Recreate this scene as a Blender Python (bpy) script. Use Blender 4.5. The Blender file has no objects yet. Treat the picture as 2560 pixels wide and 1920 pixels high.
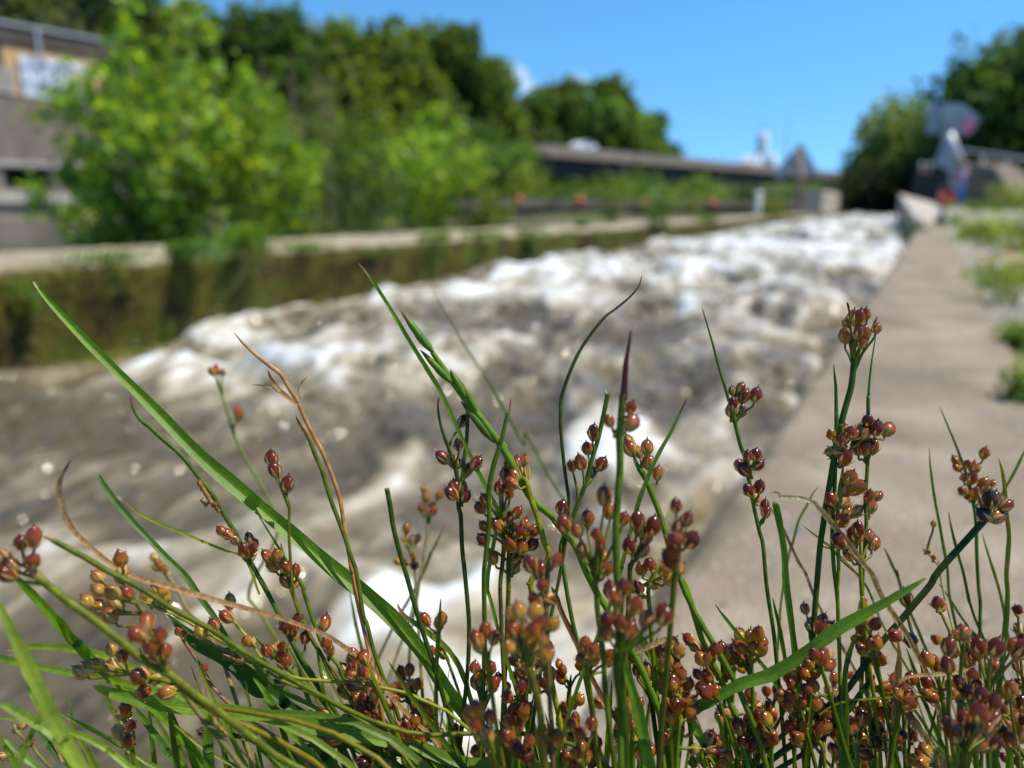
import bpy, bmesh, math, random
import numpy as np
from mathutils import Vector, Matrix, Quaternion

SC = bpy.context.scene
COL = SC.collection
R = math.radians
rnd = random.Random(7)
nrg = np.random.default_rng(11)

# ------------------------------------------------------------------ camera
CAM_H = 0.32
PITCH, YAW = R(12.9), R(27.85)          # tilted down, turned left of the channel (+Y)
F = 1942.5                              # focal length in pixels of the 2560 px wide photograph
cam_d = bpy.data.cameras.new('camera')
cam = bpy.data.objects.new('camera', cam_d); COL.objects.link(cam)
cam.location = (0, 0, CAM_H)
cam.rotation_euler = (R(90) - PITCH, 0, YAW)
cam_d.sensor_width = 36.0
cam_d.lens = 36.0 * F / 2560.0
cam_d.clip_start = 0.005
cam_d.clip_end = 6000
cam_d.dof.use_dof = True
cam_d.dof.focus_distance = 0.152
cam_d.dof.aperture_fstop = 11.4
SC.camera = cam
CP = Vector((0, 0, CAM_H))
_fw = Vector((-math.sin(YAW) * math.cos(PITCH), math.cos(YAW) * math.cos(PITCH), -math.sin(PITCH)))
_rt = Vector((math.cos(YAW), math.sin(YAW), 0))
_up = _rt.cross(_fw)

def at(px, py, depth):
    """world point that stands `depth` metres in front of the lens, photo pixel (2560 px wide)"""
    return CP + (_fw + _rt * ((px - 1280) / F) + _up * ((960 - py) / F)) * depth

def atz(px, py, z):
    d = _fw + _rt * ((px - 1280) / F) + _up * ((960 - py) / F)
    return CP + d * ((z - CAM_H) / d.z)

def atk(px, py, depth):                 # same, pixels of a 1024 px wide picture
    return at(px * 2.5, py * 2.5, depth)

# ------------------------------------------------------------------ render / light
SC.render.engine = 'CYCLES'
SC.cycles.use_denoising = True
SC.cycles.max_bounces = 8
SC.cycles.transparent_max_bounces = 8
SC.cycles.sample_clamp_indirect = 4.0
SC.cycles.sample_clamp_direct = 0.0
SC.cycles.caustics_reflective = False
SC.cycles.caustics_refractive = False
SC.view_settings.view_transform = 'Standard'
SC.view_settings.look = 'None'
SC.view_settings.exposure = 0.25
SC.view_settings.gamma = 1.0

SUN_EL, SUN_AZ = R(63), R(66)          # azimuth measured from +Y towards +X
sun_dir = Vector((math.sin(SUN_AZ) * math.cos(SUN_EL), math.cos(SUN_AZ) * math.cos(SUN_EL), math.sin(SUN_EL)))
sl = bpy.data.lights.new('sun', 'SUN'); sl.energy = 5.0; sl.angle = R(0.5); sl.color = (1.0, 0.925, 0.79)
so = bpy.data.objects.new('sun', sl); COL.objects.link(so)
so.rotation_euler = sun_dir.to_track_quat('Z', 'Y').to_euler(); so.location = (0, 0, 60)

world = bpy.data.worlds.new('World'); SC.world = world; world.use_nodes = True
wn, wl = world.node_tree.nodes, world.node_tree.links
wn.clear()
sky = wn.new('ShaderNodeTexSky'); sky.sky_type = 'NISHITA'; sky.sun_disc = False
sky.sun_elevation = SUN_EL; sky.sun_rotation = SUN_AZ
sky.altitude = 1200; sky.air_density = 1.0; sky.dust_density = 0.0; sky.ozone_density = 4.0
hs = wn.new('ShaderNodeHueSaturation'); hs.inputs['Saturation'].default_value = 1.2; hs.inputs['Value'].default_value = 1.3; hs.inputs['Hue'].default_value = 0.49
wl.new(sky.outputs[0], hs.inputs['Color'])
tc = wn.new('ShaderNodeTexCoord')
lf = wn.new('ShaderNodeVectorMath'); lf.operation = 'ADD'; lf.inputs[1].default_value = (0, 0, 0.16)      # clear air: the pale band stays below the horizon
nv = wn.new('ShaderNodeVectorMath'); nv.operation = 'NORMALIZE'
wl.new(tc.outputs['Generated'], lf.inputs[0]); wl.new(lf.outputs[0], nv.inputs[0]); wl.new(nv.outputs[0], sky.inputs['Vector'])
bg = wn.new('ShaderNodeBackground'); bg.inputs['Strength'].default_value = 0.15
cur = hs.outputs[0]
nz = wn.new('ShaderNodeTexNoise'); nz.inputs['Scale'].default_value = 28; nz.inputs['Detail'].default_value = 5
wl.new(tc.outputs['Generated'], nz.inputs['Vector'])
for px, py, w in ((516, 78, 0.021), (577, 90, 0.024), (530, 92, 0.016)):     # two small far clouds over the wood
    dv = (atk(px, py, 1) - CP).normalized()
    dot = wn.new('ShaderNodeVectorMath'); dot.operation = 'DISTANCE'; dot.inputs[1].default_value = dv
    nrm = wn.new('ShaderNodeVectorMath'); nrm.operation = 'NORMALIZE'
    wl.new(tc.outputs['Generated'], nrm.inputs[0]); wl.new(nrm.outputs[0], dot.inputs[0])
    mr = wn.new('ShaderNodeMapRange'); mr.interpolation_type = 'SMOOTHSTEP'
    mr.inputs['From Min'].default_value = w; mr.inputs['From Max'].default_value = w * 0.2
    mr.inputs['To Min'].default_value = 0.0; mr.inputs['To Max'].default_value = 1.0
    wl.new(dot.outputs['Value'], mr.inputs['Value'])
    mu = wn.new('ShaderNodeMath'); mu.operation = 'MULTIPLY'; wl.new(mr.outputs[0], mu.inputs[0]); wl.new(nz.outputs[0], mu.inputs[1])
    mx = wn.new('ShaderNodeMix'); mx.data_type = 'RGBA'; mx.inputs['B'].default_value = (6.5, 7.0, 8.2, 1)
    wl.new(mu.outputs[0], mx.inputs['Factor']); wl.new(cur, mx.inputs['A']); cur = mx.outputs['Result']
wl.new(cur, bg.inputs['Color'])
wo = wn.new('ShaderNodeOutputWorld'); wl.new(bg.outputs[0], wo.inputs['Surface'])

# ------------------------------------------------------------------ materials
MATS = {}
def new_mat(name):
    m = bpy.data.materials.new(name); m.use_nodes = True
    nt = m.node_tree; nt.nodes.clear()
    return m, nt.nodes, nt.links

def noise_mat(name, cols, scale=8, rough=0.8, bump=0.3, bscale=None, detail=6, spec=0.3, stretch=None, metallic=0, lo=0.3, hi=0.7, speck=None, patch=None, edge=None):
    """colours blended by object-space noise, with bump"""
    m, n, l = new_mat(name)
    t = n.new('ShaderNodeTexCoord'); mp = n.new('ShaderNodeMapping')
    if stretch: mp.inputs['Scale'].default_value = stretch
    l.new(t.outputs['Object'], mp.inputs['Vector'])
    nz = n.new('ShaderNodeTexNoise'); nz.inputs['Scale'].default_value = scale; nz.inputs['Detail'].default_value = detail; nz.inputs['Roughness'].default_value = 0.62
    l.new(mp.outputs[0], nz.inputs['Vector'])
    cr = n.new('ShaderNodeValToRGB'); e = cr.color_ramp.elements
    while len(e) < len(cols): e.new(0.5)
    for i, c in enumerate(cols):
        e[i].position = lo + (hi - lo) * i / max(1, len(cols) - 1); e[i].color = (*c, 1)
    l.new(nz.outputs[0], cr.inputs[0])
    out = cr.outputs[0]
    if patch:                                                # broad weathering: paler and darker areas of the same stuff
        pn = n.new('ShaderNodeTexNoise'); pn.inputs['Scale'].default_value = patch[0]; pn.inputs['Detail'].default_value = 4; pn.inputs['Distortion'].default_value = .6; l.new(mp.outputs[0], pn.inputs['Vector'])
        pr = n.new('ShaderNodeMapRange'); pr.inputs['From Min'].default_value = .35; pr.inputs['From Max'].default_value = .65; pr.inputs['To Min'].default_value = patch[1]; pr.inputs['To Max'].default_value = patch[2]; l.new(pn.outputs[0], pr.inputs['Value'])
        pm = n.new('ShaderNodeVectorMath'); pm.operation = 'SCALE'; l.new(out, pm.inputs[0]); l.new(pr.outputs[0], pm.inputs['Scale']); out = pm.outputs[0]
    if speck:
        for sc_, thr, c in speck:
            vz = n.new('ShaderNodeTexVoronoi'); vz.inputs['Scale'].default_value = sc_; l.new(mp.outputs[0], vz.inputs['Vector'])
            wnz = n.new('ShaderNodeTexWhiteNoise'); l.new(vz.outputs['Color'], wnz.inputs['Vector'])
            a = n.new('ShaderNodeMath'); a.operation = 'LESS_THAN'; a.inputs[1].default_value = 0.33; l.new(vz.outputs['Distance'], a.inputs[0])
            b = n.new('ShaderNodeMath'); b.operation = 'LESS_THAN'; b.inputs[1].default_value = thr; l.new(wnz.outputs['Value'], b.inputs[0])
            ab = n.new('ShaderNodeMath'); ab.operation = 'MULTIPLY'; l.new(a.outputs[0], ab.inputs[0]); l.new(b.outputs[0], ab.inputs[1])
            mx = n.new('ShaderNodeMix'); mx.data_type = 'RGBA'; mx.inputs['B'].default_value = (*c, 1)
            l.new(ab.outputs[0], mx.inputs['Factor']); l.new(out, mx.inputs['A']); out = mx.outputs['Result']
    if edge:                                                 # algae and splash stains along the channel edge, ragged
        sp = n.new('ShaderNodeSeparateXYZ'); l.new(mp.outputs[0], sp.inputs[0])
        en = n.new('ShaderNodeTexNoise'); en.inputs['Scale'].default_value = 9; en.inputs['Detail'].default_value = 6; l.new(mp.outputs[0], en.inputs['Vector'])
        em = n.new('ShaderNodeMath'); em.operation = 'MULTIPLY_ADD'; em.inputs[1].default_value = edge[1]; l.new(en.outputs[0], em.inputs[0]); l.new(sp.outputs['X'], em.inputs[2])
        er = n.new('ShaderNodeMapRange'); er.interpolation_type = 'SMOOTHSTEP'; er.inputs['From Min'].default_value = edge[0]; er.inputs['From Max'].default_value = edge[0] + .035; er.inputs['To Min'].default_value = .75; er.inputs['To Max'].default_value = 0; l.new(em.outputs[0], er.inputs['Value'])
        ex = n.new('ShaderNodeMix'); ex.data_type = 'RGBA'; ex.inputs['B'].default_value = (.075, .065, .04, 1); l.new(er.outputs[0], ex.inputs['Factor']); l.new(out, ex.inputs['A']); out = ex.outputs['Result']
    p = n.new('ShaderNodeBsdfPrincipled'); l.new(out, p.inputs['Base Color'])
    p.inputs['Roughness'].default_value = rough; p.inputs['Specular IOR Level'].default_value = spec; p.inputs['Metallic'].default_value = metallic
    if bump:
        n2 = n.new('ShaderNodeTexNoise'); n2.inputs['Scale'].default_value = bscale or scale * 4; n2.inputs['Detail'].default_value = 5
        l.new(mp.outputs[0], n2.inputs['Vector'])
        bp = n.new('ShaderNodeBump'); bp.inputs['Strength'].default_value = bump; bp.inputs['Distance'].default_value = 0.02
        l.new(n2.outputs[0], bp.inputs['Height']); l.new(bp.outputs[0], p.inputs['Normal'])
    o = n.new('ShaderNodeOutputMaterial'); l.new(p.outputs[0], o.inputs['Surface'])
    return m

def col_mat(name, rough=0.5, spec=0.4, trans=0.0, tcol=(1.25, 1.3, 0.6), coat=0.0, nscale=0, namp=0.25, stretch=None, bump=0, bscale=400, sss=0):
    """takes the thing's own colour from its 'Col' attribute; optional translucency for leaves"""
    m, n, l = new_mat(name)
    a = n.new('ShaderNodeAttribute'); a.attribute_name = 'Col'
    out = a.outputs['Color']
    t = n.new('ShaderNodeTexCoord')
    if nscale:
        mp = n.new('ShaderNodeMapping'); l.new(t.outputs['Object'], mp.inputs[0])
        if stretch: mp.inputs['Scale'].default_value = stretch
        nz = n.new('ShaderNodeTexNoise'); nz.inputs['Scale'].default_value = nscale; nz.inputs['Detail'].default_value = 4
        l.new(mp.outputs[0], nz.inputs['Vector'])
        mr = n.new('ShaderNodeMapRange'); mr.inputs['From Min'].default_value = 0.3; mr.inputs['From Max'].default_value = 0.7
        mr.inputs['To Min'].default_value = 1 - namp; mr.inputs['To Max'].default_value = 1 + namp
        l.new(nz.outputs[0], mr.inputs['Value'])
        vm = n.new('ShaderNodeVectorMath'); vm.operation = 'SCALE'; l.new(out, vm.inputs[0]); l.new(mr.outputs[0], vm.inputs['Scale']); out = vm.outputs[0]
    p = n.new('ShaderNodeBsdfPrincipled'); l.new(out, p.inputs['Base Color'])
    p.inputs['Roughness'].default_value = rough; p.inputs['Specular IOR Level'].default_value = spec
    p.inputs['Coat Weight'].default_value = coat; p.inputs['Coat Roughness'].default_value = 0.10
    if bump:
        n2 = n.new('ShaderNodeTexNoise'); n2.inputs['Scale'].default_value = bscale; n2.inputs['Detail'].default_value = 3
        l.new(t.outputs['Object'], n2.inputs['Vector'])
        bp = n.new('ShaderNodeBump'); bp.inputs['Strength'].default_value = bump; bp.inputs['Distance'].default_value = 0.0004
        l.new(n2.outputs[0], bp.inputs['Height']); l.new(bp.outputs[0], p.inputs['Normal'])
    o = n.new('ShaderNodeOutputMaterial')
    if trans:
        tr = n.new('ShaderNodeBsdfTranslucent')
        vm = n.new('ShaderNodeVectorMath'); vm.operation = 'MULTIPLY'; vm.inputs[1].default_value = tcol; l.new(out, vm.inputs[0]); l.new(vm.outputs[0], tr.inputs['Color'])
        mx = n.new('ShaderNodeMixShader'); mx.inputs[0].default_value = trans
        l.new(p.outputs[0], mx.inputs[1]); l.new(tr.outputs[0], mx.inputs[2]); l.new(mx.outputs[0], o.inputs['Surface'])
    else:
        l.new(p.outputs[0], o.inputs['Surface'])
    return m

M = MATS
M['blade'] = col_mat('grass_blade', rough=0.45, spec=0.3, trans=0.42, tcol=(1.5, 1.55, 0.55), nscale=900, namp=0.16, stretch=(1, 1, 1))
M['stem'] = col_mat('rush_stem', rough=0.42, spec=0.2, trans=0.25, tcol=(1.7, 1.6, .3), nscale=700, namp=0.22)
M['dry'] = col_mat('dry_straw', rough=0.6, spec=0.2, trans=0.35, tcol=(1.4, 1.2, 0.8), nscale=1200, namp=0.4)
M['capsule'] = col_mat('seed_capsule_skin', rough=0.3, spec=0.22, trans=0.22, tcol=(2.2, 1.1, 0.3), coat=0.45, nscale=900, namp=0.2)
M['tepal'] = col_mat('papery_tepal', rough=0.45, spec=0.4, trans=0.25, tcol=(1.2, 1.1, 0.7))
M['leaf'] = col_mat('leaf', rough=0.42, spec=0.4, trans=0.48, tcol=(1.9, 1.8, 0.45))
M['tree_leaf'] = col_mat('tree_leaf', rough=0.6, spec=0.2, trans=0.5, tcol=(1.8, 1.8, 0.7))
M['bark'] = noise_mat('bark', [(0.05, 0.04, 0.03), (0.14, 0.115, 0.085)], scale=6, stretch=(1, 1, 0.25), bump=0.6)
M['twig'] = noise_mat('twig', [(0.06, 0.05, 0.025), (0.16, 0.13, 0.07)], scale=20, bump=0.2)
M['paint'] = col_mat('coloured_surface', rough=0.5, spec=0.4)
M['gloss'] = col_mat('gloss_paint', rough=0.15, spec=0.6, coat=0.6)
M['concrete'] = noise_mat('path_concrete', [(0.172, 0.130, 0.088), (0.245, 0.192, 0.134), (0.33, 0.268, 0.195)], patch=(3.4, .86, 1.34), edge=(-.128, .09), scale=7, rough=0.9, bump=0.55, bscale=160, detail=9, lo=0.25, hi=0.75,
    speck=[(110, 0.16, (0.42, 0.36, 0.28)), (75, 0.10, (0.15, 0.125, 0.10)), (48, 0.06, (0.30, 0.21, 0.14)), (36, 0.025, (0.16, 0.165, 0.17))])
M['concrete'].name = 'path_concrete'
M['quay'] = noise_mat('weathered_concrete', [(0.095, 0.074, 0.055), (0.195, 0.158, 0.12), (0.28, 0.235, 0.18)], scale=0.9, rough=0.9, bump=0.4, bscale=9, stretch=(1, 1, 0.5), detail=8)
M['palecon'] = noise_mat('pale_concrete', [(0.3, 0.27, 0.23), (0.5, 0.45, 0.39)], scale=1.2, rough=0.9, bump=0.4, bscale=12, detail=8)
M['metal'] = noise_mat('dull_steel', [(0.3, 0.33, 0.36), (0.46, 0.5, 0.54)], scale=3, rough=0.5, bump=0.1, metallic=0.2)
M['rail'] = noise_mat('galvanised_rail', [(0.4, 0.42, 0.43), (0.55, 0.56, 0.57)], scale=5, rough=0.45, bump=0.05, metallic=0.3)
M['dark'] = noise_mat('dark_steel', [(0.018, 0.02, 0.022), (0.05, 0.05, 0.05)], scale=3, rough=0.6, bump=0.1)
M['glass'] = noise_mat('window_glass', [(0.02, 0.03, 0.04), (0.05, 0.06, 0.07)], scale=2, rough=0.06, bump=0, spec=0.8)
M['rubber'] = noise_mat('rubber', [(0.012, 0.012, 0.012), (0.03, 0.03, 0.03)], scale=5, rough=0.8, bump=0.1)
M['skin'] = noise_mat('skin', [(0.5, 0.3, 0.2), (0.6, 0.38, 0.27)], scale=8, rough=0.5, bump=0.05)

# ------------------------------------------------------------------ helpers
def tag(o, label=None, cat=None, group=None, kind=None):
    if label: o['label'] = label
    if cat: o['category'] = cat
    if group: o['group'] = group
    if kind: o['kind'] = kind
    return o

def thing(name, loc, label, cat, group=None, rz=0):
    o = bpy.data.objects.new(name, None); COL.objects.link(o)
    o.empty_display_size = 0.05
    o.location = loc; o.rotation_euler = (0, 0, rz)
    return tag(o, label, cat, group)

def mesh_obj(name, verts, faces, mat, parent=None, cols=None, smooth=True, loc=None):
    me = bpy.data.meshes.new(name)
    v = np.asarray(verts, dtype=np.float32).reshape(-1, 3)
    fl = [tuple(f) for f in faces] if not isinstance(faces, np.ndarray) else None
    if fl is None:
        k = faces.shape[1]; nf = len(faces)
        me.vertices.add(len(v)); me.vertices.foreach_set('co', v.ravel())
        me.loops.add(nf * k); me.loops.foreach_set('vertex_index', faces.astype(np.int32).ravel())
        me.polygons.add(nf); me.polygons.foreach_set('loop_start', np.arange(0, nf * k, k, dtype=np.int32))
        me.update(calc_edges=True)
    else:
        me.from_pydata([tuple(p) for p in v.tolist()], [], fl); me.update()
    if smooth: me.polygons.foreach_set('use_smooth', np.ones(len(me.polygons), dtype=bool))
    if cols is not None:
        a = me.color_attributes.new('Col', 'FLOAT_COLOR', 'POINT')
        c = np.ones((len(v), 4), dtype=np.float32); c[:, :3] = np.asarray(cols, dtype=np.float32).reshape(-1, 3)
        a.data.foreach_set('color', c.ravel())
    me.materials.append(M[mat] if isinstance(mat, str) else mat)
    o = bpy.data.objects.new(name, me); COL.objects.link(o)
    if parent: o.parent = parent
    if loc is not None: o.location = loc
    return o

class MB:
    """collects shapes for ONE mesh object"""
    def __init__(s): s.v, s.f, s.c = [], [], []
    def add(s, v, f, col=(0.5, 0.5, 0.5)):
        b = len(s.v); s.v += [tuple(p) for p in v]; s.f += [tuple(i + b for i in q) for q in f]
        if len(col) == 3 and not hasattr(col[0], '__len__'): s.c += [col] * len(v)
        else: s.c += [tuple(c) for c in col]
        return s
    def box(s, x0, x1, y0, y1, z0, z1, col=(0.5, 0.5, 0.5), bev=0.0):
        if bev <= 0:
            v = [(x, y, z) for z in (z0, z1) for x, y in ((x0, y0), (x1, y0), (x1, y1), (x0, y1))]
            f = [(3, 2, 1, 0), (4, 5, 6, 7)] + [(i, (i + 1) % 4, 4 + (i + 1) % 4, 4 + i) for i in range(4)]
            return s.add(v, f, col)
        bm = bmesh.new(); bmesh.ops.create_cube(bm, size=1)
        for q in bm.verts: q.co = ((x0 + x1) / 2 + q.co.x * (x1 - x0), (y0 + y1) / 2 + q.co.y * (y1 - y0), (z0 + z1) / 2 + q.co.z * (z1 - z0))
        bmesh.ops.bevel(bm, geom=bm.edges[:], offset=bev, segments=2, affect='EDGES')
        bm.verts.index_update(); vv = [q.co[:] for q in bm.verts]; ff = [[q.index for q in g.verts] for g in bm.faces]; bm.free()
        return s.add(vv, ff, col)
    def tube(s, pts, rad, col=(0.5, 0.5, 0.5), n=7, cap=True):
        v, f, k = tube_geo(pts, rad, n, cap); m = len(pts)
        if len(col) == 3 and not hasattr(col[0], '__len__'): return s.add(v, f, col)
        cc = [col[i] for i in range(m) for _ in range(n)]
        if cap: cc += [col[0], col[-1]]
        return s.add(v, f, cc)
    def ball(s, c, r, col=(0.5, 0.5, 0.5), nu=12, nv=8):
        rx, ry, rz = (r, r, r) if not hasattr(r, '__len__') else r
        v, f = [], []
        for j in range(nv + 1):
            th = math.pi * j / nv
            for i in range(nu):
                ph = 2 * math.pi * i / nu
                v.append((c[0] + rx * math.sin(th) * math.cos(ph), c[1] + ry * math.sin(th) * math.sin(ph), c[2] + rz * math.cos(th)))
        for j in range(nv):
            for i in range(nu): f.append((j * nu + i, (j + 1) * nu + i, (j + 1) * nu + (i + 1) % nu, j * nu + (i + 1) % nu))
        return s.add(v, f, col)
    def prism(s, poly, axis0, axis1, org, nrm, th, col=(0.5, 0.5, 0.5)):
        """flat polygon (a,b) in the plane org + a*axis0 + b*axis1, thickened along nrm"""
        a0, a1, o, nn = Vector(axis0), Vector(axis1), Vector(org), Vector(nrm)
        k = len(poly)
        v = [o + a0 * a + a1 * b for a, b in poly] + [o + a0 * a + a1 * b + nn * th for a, b in poly]
        f = [tuple(range(k))[::-1], tuple(range(k, 2 * k))] + [(i, (i + 1) % k, k + (i + 1) % k, k + i) for i in range(k)]
        return s.add([p[:] for p in v], f, col)
    def build(s, name, mat, parent=None, smooth=False):
        return mesh_obj(name, s.v, s.f, mat, parent, s.c, smooth)

def tube_geo(pts, rad, n=7, cap=True):
    P = [Vector(p) for p in pts]; m = len(P)
    rr = [rad] * m if not hasattr(rad, '__len__') else rad
    v, f = [], []
    prev = None
    for i in range(m):
        t = (P[min(i + 1, m - 1)] - P[max(i - 1, 0)])
        t = t.normalized() if t.length > 1e-9 else Vector((0, 0, 1))
        if prev is None:
            a = Vector((1, 0, 0)) if abs(t.x) < 0.8 else Vector((0, 1, 0))
            u = t.cross(a).normalized()
        else:
            u = prev - t * prev.dot(t); u = u.normalized() if u.length > 1e-9 else t.orthogonal().normalized()
        prev = u; w = t.cross(u)
        for k in range(n):
            an = 2 * math.pi * k / n
            v.append((P[i] + (u * math.cos(an) + w * math.sin(an)) * rr[i])[:])
    for i in range(m - 1):
        for k in range(n):
            f.append((i * n + k, i * n + (k + 1) % n, (i + 1) * n + (k + 1) % n, (i + 1) * n + k))
    if cap:
        v.append(P[0][:]); v.append(P[-1][:]); a, b = len(v) - 2, len(v) - 1
        for k in range(n):
            f.append((a, (k + 1) % n, k)); f.append((b, (m - 1) * n + k, (m - 1) * n + (k + 1) % n))
    return v, f, n

def spline(P, per=6):
    """Catmull-Rom through the points"""
    P = [Vector(p) for p in P]
    if len(P) < 3: return [P[0].lerp(P[-1], i / per) for i in range(per + 1)]
    Q = [P[0] * 2 - P[1]] + P + [P[-1] * 2 - P[-2]]
    out = []
    for i in range(1, len(Q) - 2):
        p0, p1, p2, p3 = Q[i - 1:i + 3]
        for j in range(per):
            t = j / per
            out.append(0.5 * ((2 * p1) + (p2 - p0) * t + (2 * p0 - 5 * p1 + 4 * p2 - p3) * t * t + (3 * p1 - p0 - 3 * p2 + p3) * t ** 3))
    out.append(P[-1].copy())
    return out

def _hash(ix, iy, s):
    h = (ix.astype(np.int64) * 374761393 + iy.astype(np.int64) * 668265263 + s * 974634777) & 0xffffffff
    h = ((h ^ (h >> 13)) * 1274126177) & 0xffffffff
    return ((h ^ (h >> 16)) & 0xffff) / 65535.0

def vnoise(x, y, s=0):
    x0, y0 = np.floor(x), np.floor(y); fx, fy = x - x0, y - y0
    ux, uy = fx * fx * fx * (fx * (fx * 6 - 15) + 10), fy * fy * fy * (fy * (fy * 6 - 15) + 10)
    a, b = _hash(x0, y0, s), _hash(x0 + 1, y0, s); c, d = _hash(x0, y0 + 1, s), _hash(x0 + 1, y0 + 1, s)
    return (a * (1 - ux) + b * ux) * (1 - uy) + (c * (1 - ux) + d * ux) * uy - 0.5

def fbm(x, y, s=0, o=4, g=0.5):
    r, a = 0, 1.0
    for i in range(o):
        r = r + a * vnoise(x * 2 ** i + 17.3 * i, y * 2 ** i - 9.1 * i, s + i); a *= g
    return r

def sstep(a, b, x):
    t = np.clip((x - a) / (b - a), 0, 1); return t * t * (3 - 2 * t)
# ================================================================== THE SETTING
KW = 2560 / 2212.0                       # 2212 px picture -> 2560 px photograph
def wz(x, y, z): return atz(x * KW, y * KW, z)
def wd(x, y, d): return at(x * KW, y * KW, d)

def grid(name, xs, ys, zfun, mat, kind='structure', cols=None, smooth=True):
    X, Y = np.meshgrid(xs, ys); Z = zfun(X, Y)
    nx, ny = len(xs), len(ys)
    v = np.stack([X.ravel(), Y.ravel(), Z.ravel()], 1)
    i = (np.arange(ny - 1)[:, None] * nx + np.arange(nx - 1)[None, :]).ravel()
    f = np.stack([i, i + 1, i + nx + 1, i + nx], 1)
    c = None if cols is None else cols(X, Y, Z).reshape(-1, 3)
    o = mesh_obj(name, v, f, mat, None, c, smooth); tag(o, kind=kind); return o

XL, XR = -4.35, -0.176                   # faces of the two channel walls
M['soil'] = noise_mat('earth_and_turf', [(0.045, 0.06, 0.02), (0.08, 0.09, 0.03), (0.12, 0.1, 0.06)], scale=0.25, rough=0.95, bump=0.5, bscale=3)
M['apron'] = noise_mat('old_stone_apron', [(0.22, 0.2, 0.16), (0.33, 0.3, 0.245), (0.42, 0.385, 0.32)], scale=2.6, rough=0.9, bump=0.6, bscale=40, detail=9)
grid('ground', np.linspace(-3000, 3000, 31), np.linspace(-3000, 3000, 31), lambda X, Y: X * 0 - 1.6, 'soil')

# --- the river left of the channel
m, n, l = new_mat('river_water')
t = n.new('ShaderNodeTexCoord'); nz = n.new('ShaderNodeTexNoise'); nz.inputs['Scale'].default_value = 2.2; nz.inputs['Detail'].default_value = 4
mp = n.new('ShaderNodeMapping'); mp.inputs['Scale'].default_value = (1, 0.6, 1); l.new(t.outputs['Object'], mp.inputs[0]); l.new(mp.outputs[0], nz.inputs['Vector'])
bp = n.new('ShaderNodeBump'); bp.inputs['Strength'].default_value = 0.25; bp.inputs['Distance'].default_value = 0.1; l.new(nz.outputs[0], bp.inputs['Height'])
p = n.new('ShaderNodeBsdfPrincipled'); p.inputs['Base Color'].default_value = (0.03, 0.035, 0.022, 1); p.inputs['Roughness'].default_value = 0.08; p.inputs['IOR'].default_value = 1.33
l.new(bp.outputs[0], p.inputs['Normal']); o = n.new('ShaderNodeOutputMaterial'); l.new(p.outputs[0], o.inputs[0]); M['river'] = m
grid('river_water', np.linspace(-140, -5.85, 40), np.linspace(-30, 230, 60), lambda X, Y: X * 0 - 0.62, 'river')

# --- hill behind the far river bank, land on the right
def hillz(X, Y):
    u = (-X * 0.82 + Y * 0.57)            # distance measured towards the far left bank
    return -1.3 + 1.2 * sstep(38, 44, u) + 5.0 * sstep(46, 120, u) * (1 - sstep(60, 160, X)) + 0.6 * fbm(X * .06, Y * .06, 3)
grid('hillside', np.linspace(-260, 160, 90), np.linspace(20, 330, 80),
     lambda X, Y: np.where((-X * 0.82 + Y * 0.57) > 37, hillz(X, Y), -1.5), 'soil')
def bankz(X, Y):
    return -0.015 + 0.30 * sstep(13.5, 17.5, Y) + 2.6 * sstep(1.8, 6.0, X - 0.03 * (Y - 18)) * sstep(10, 22, Y) + 0.5 * sstep(1.6, 9, X) * (1 - sstep(8, 20, Y)) + 0.02 * fbm(X * 2, Y * 2, 5)
def bankc(X, Y, Z):
    g = sstep(0.02, 0.22, fbm(X * 1.1, Y * 0.7, 9) + 0.10 * sstep(1.0, 2.4, X) + 0.18 * sstep(12, 17, Y) * sstep(0.9, 1.6, X) + .12 * sstep(.75, .35, X) - 0.08)
    st = np.stack([0.27 + 0 * X, 0.245 + 0 * X, 0.195 + 0 * X], -1) * (1 + 0.5 * fbm(X * 3, Y * 3, 21))[..., None]
    gr = np.stack([0.115 + .06 * fbm(X * 9, Y * 9, 23), 0.14 + 0 * X, 0.045 + 0 * X], -1) * (1 + 0.9 * fbm(X * 7, Y * 7, 22))[..., None]
    return st * (1 - g[..., None]) + gr * g[..., None]
M['bank'] = col_mat('bank_surface', rough=0.95, spec=0.2, nscale=30, namp=0.3)
grid('right_bank', np.concatenate([np.linspace(0.196, 3, 60), np.linspace(3.3, 60, 40)]), np.concatenate([np.linspace(-4, 30, 240), np.linspace(31, 160, 40)]), bankz, 'bank', cols=bankc)

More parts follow.
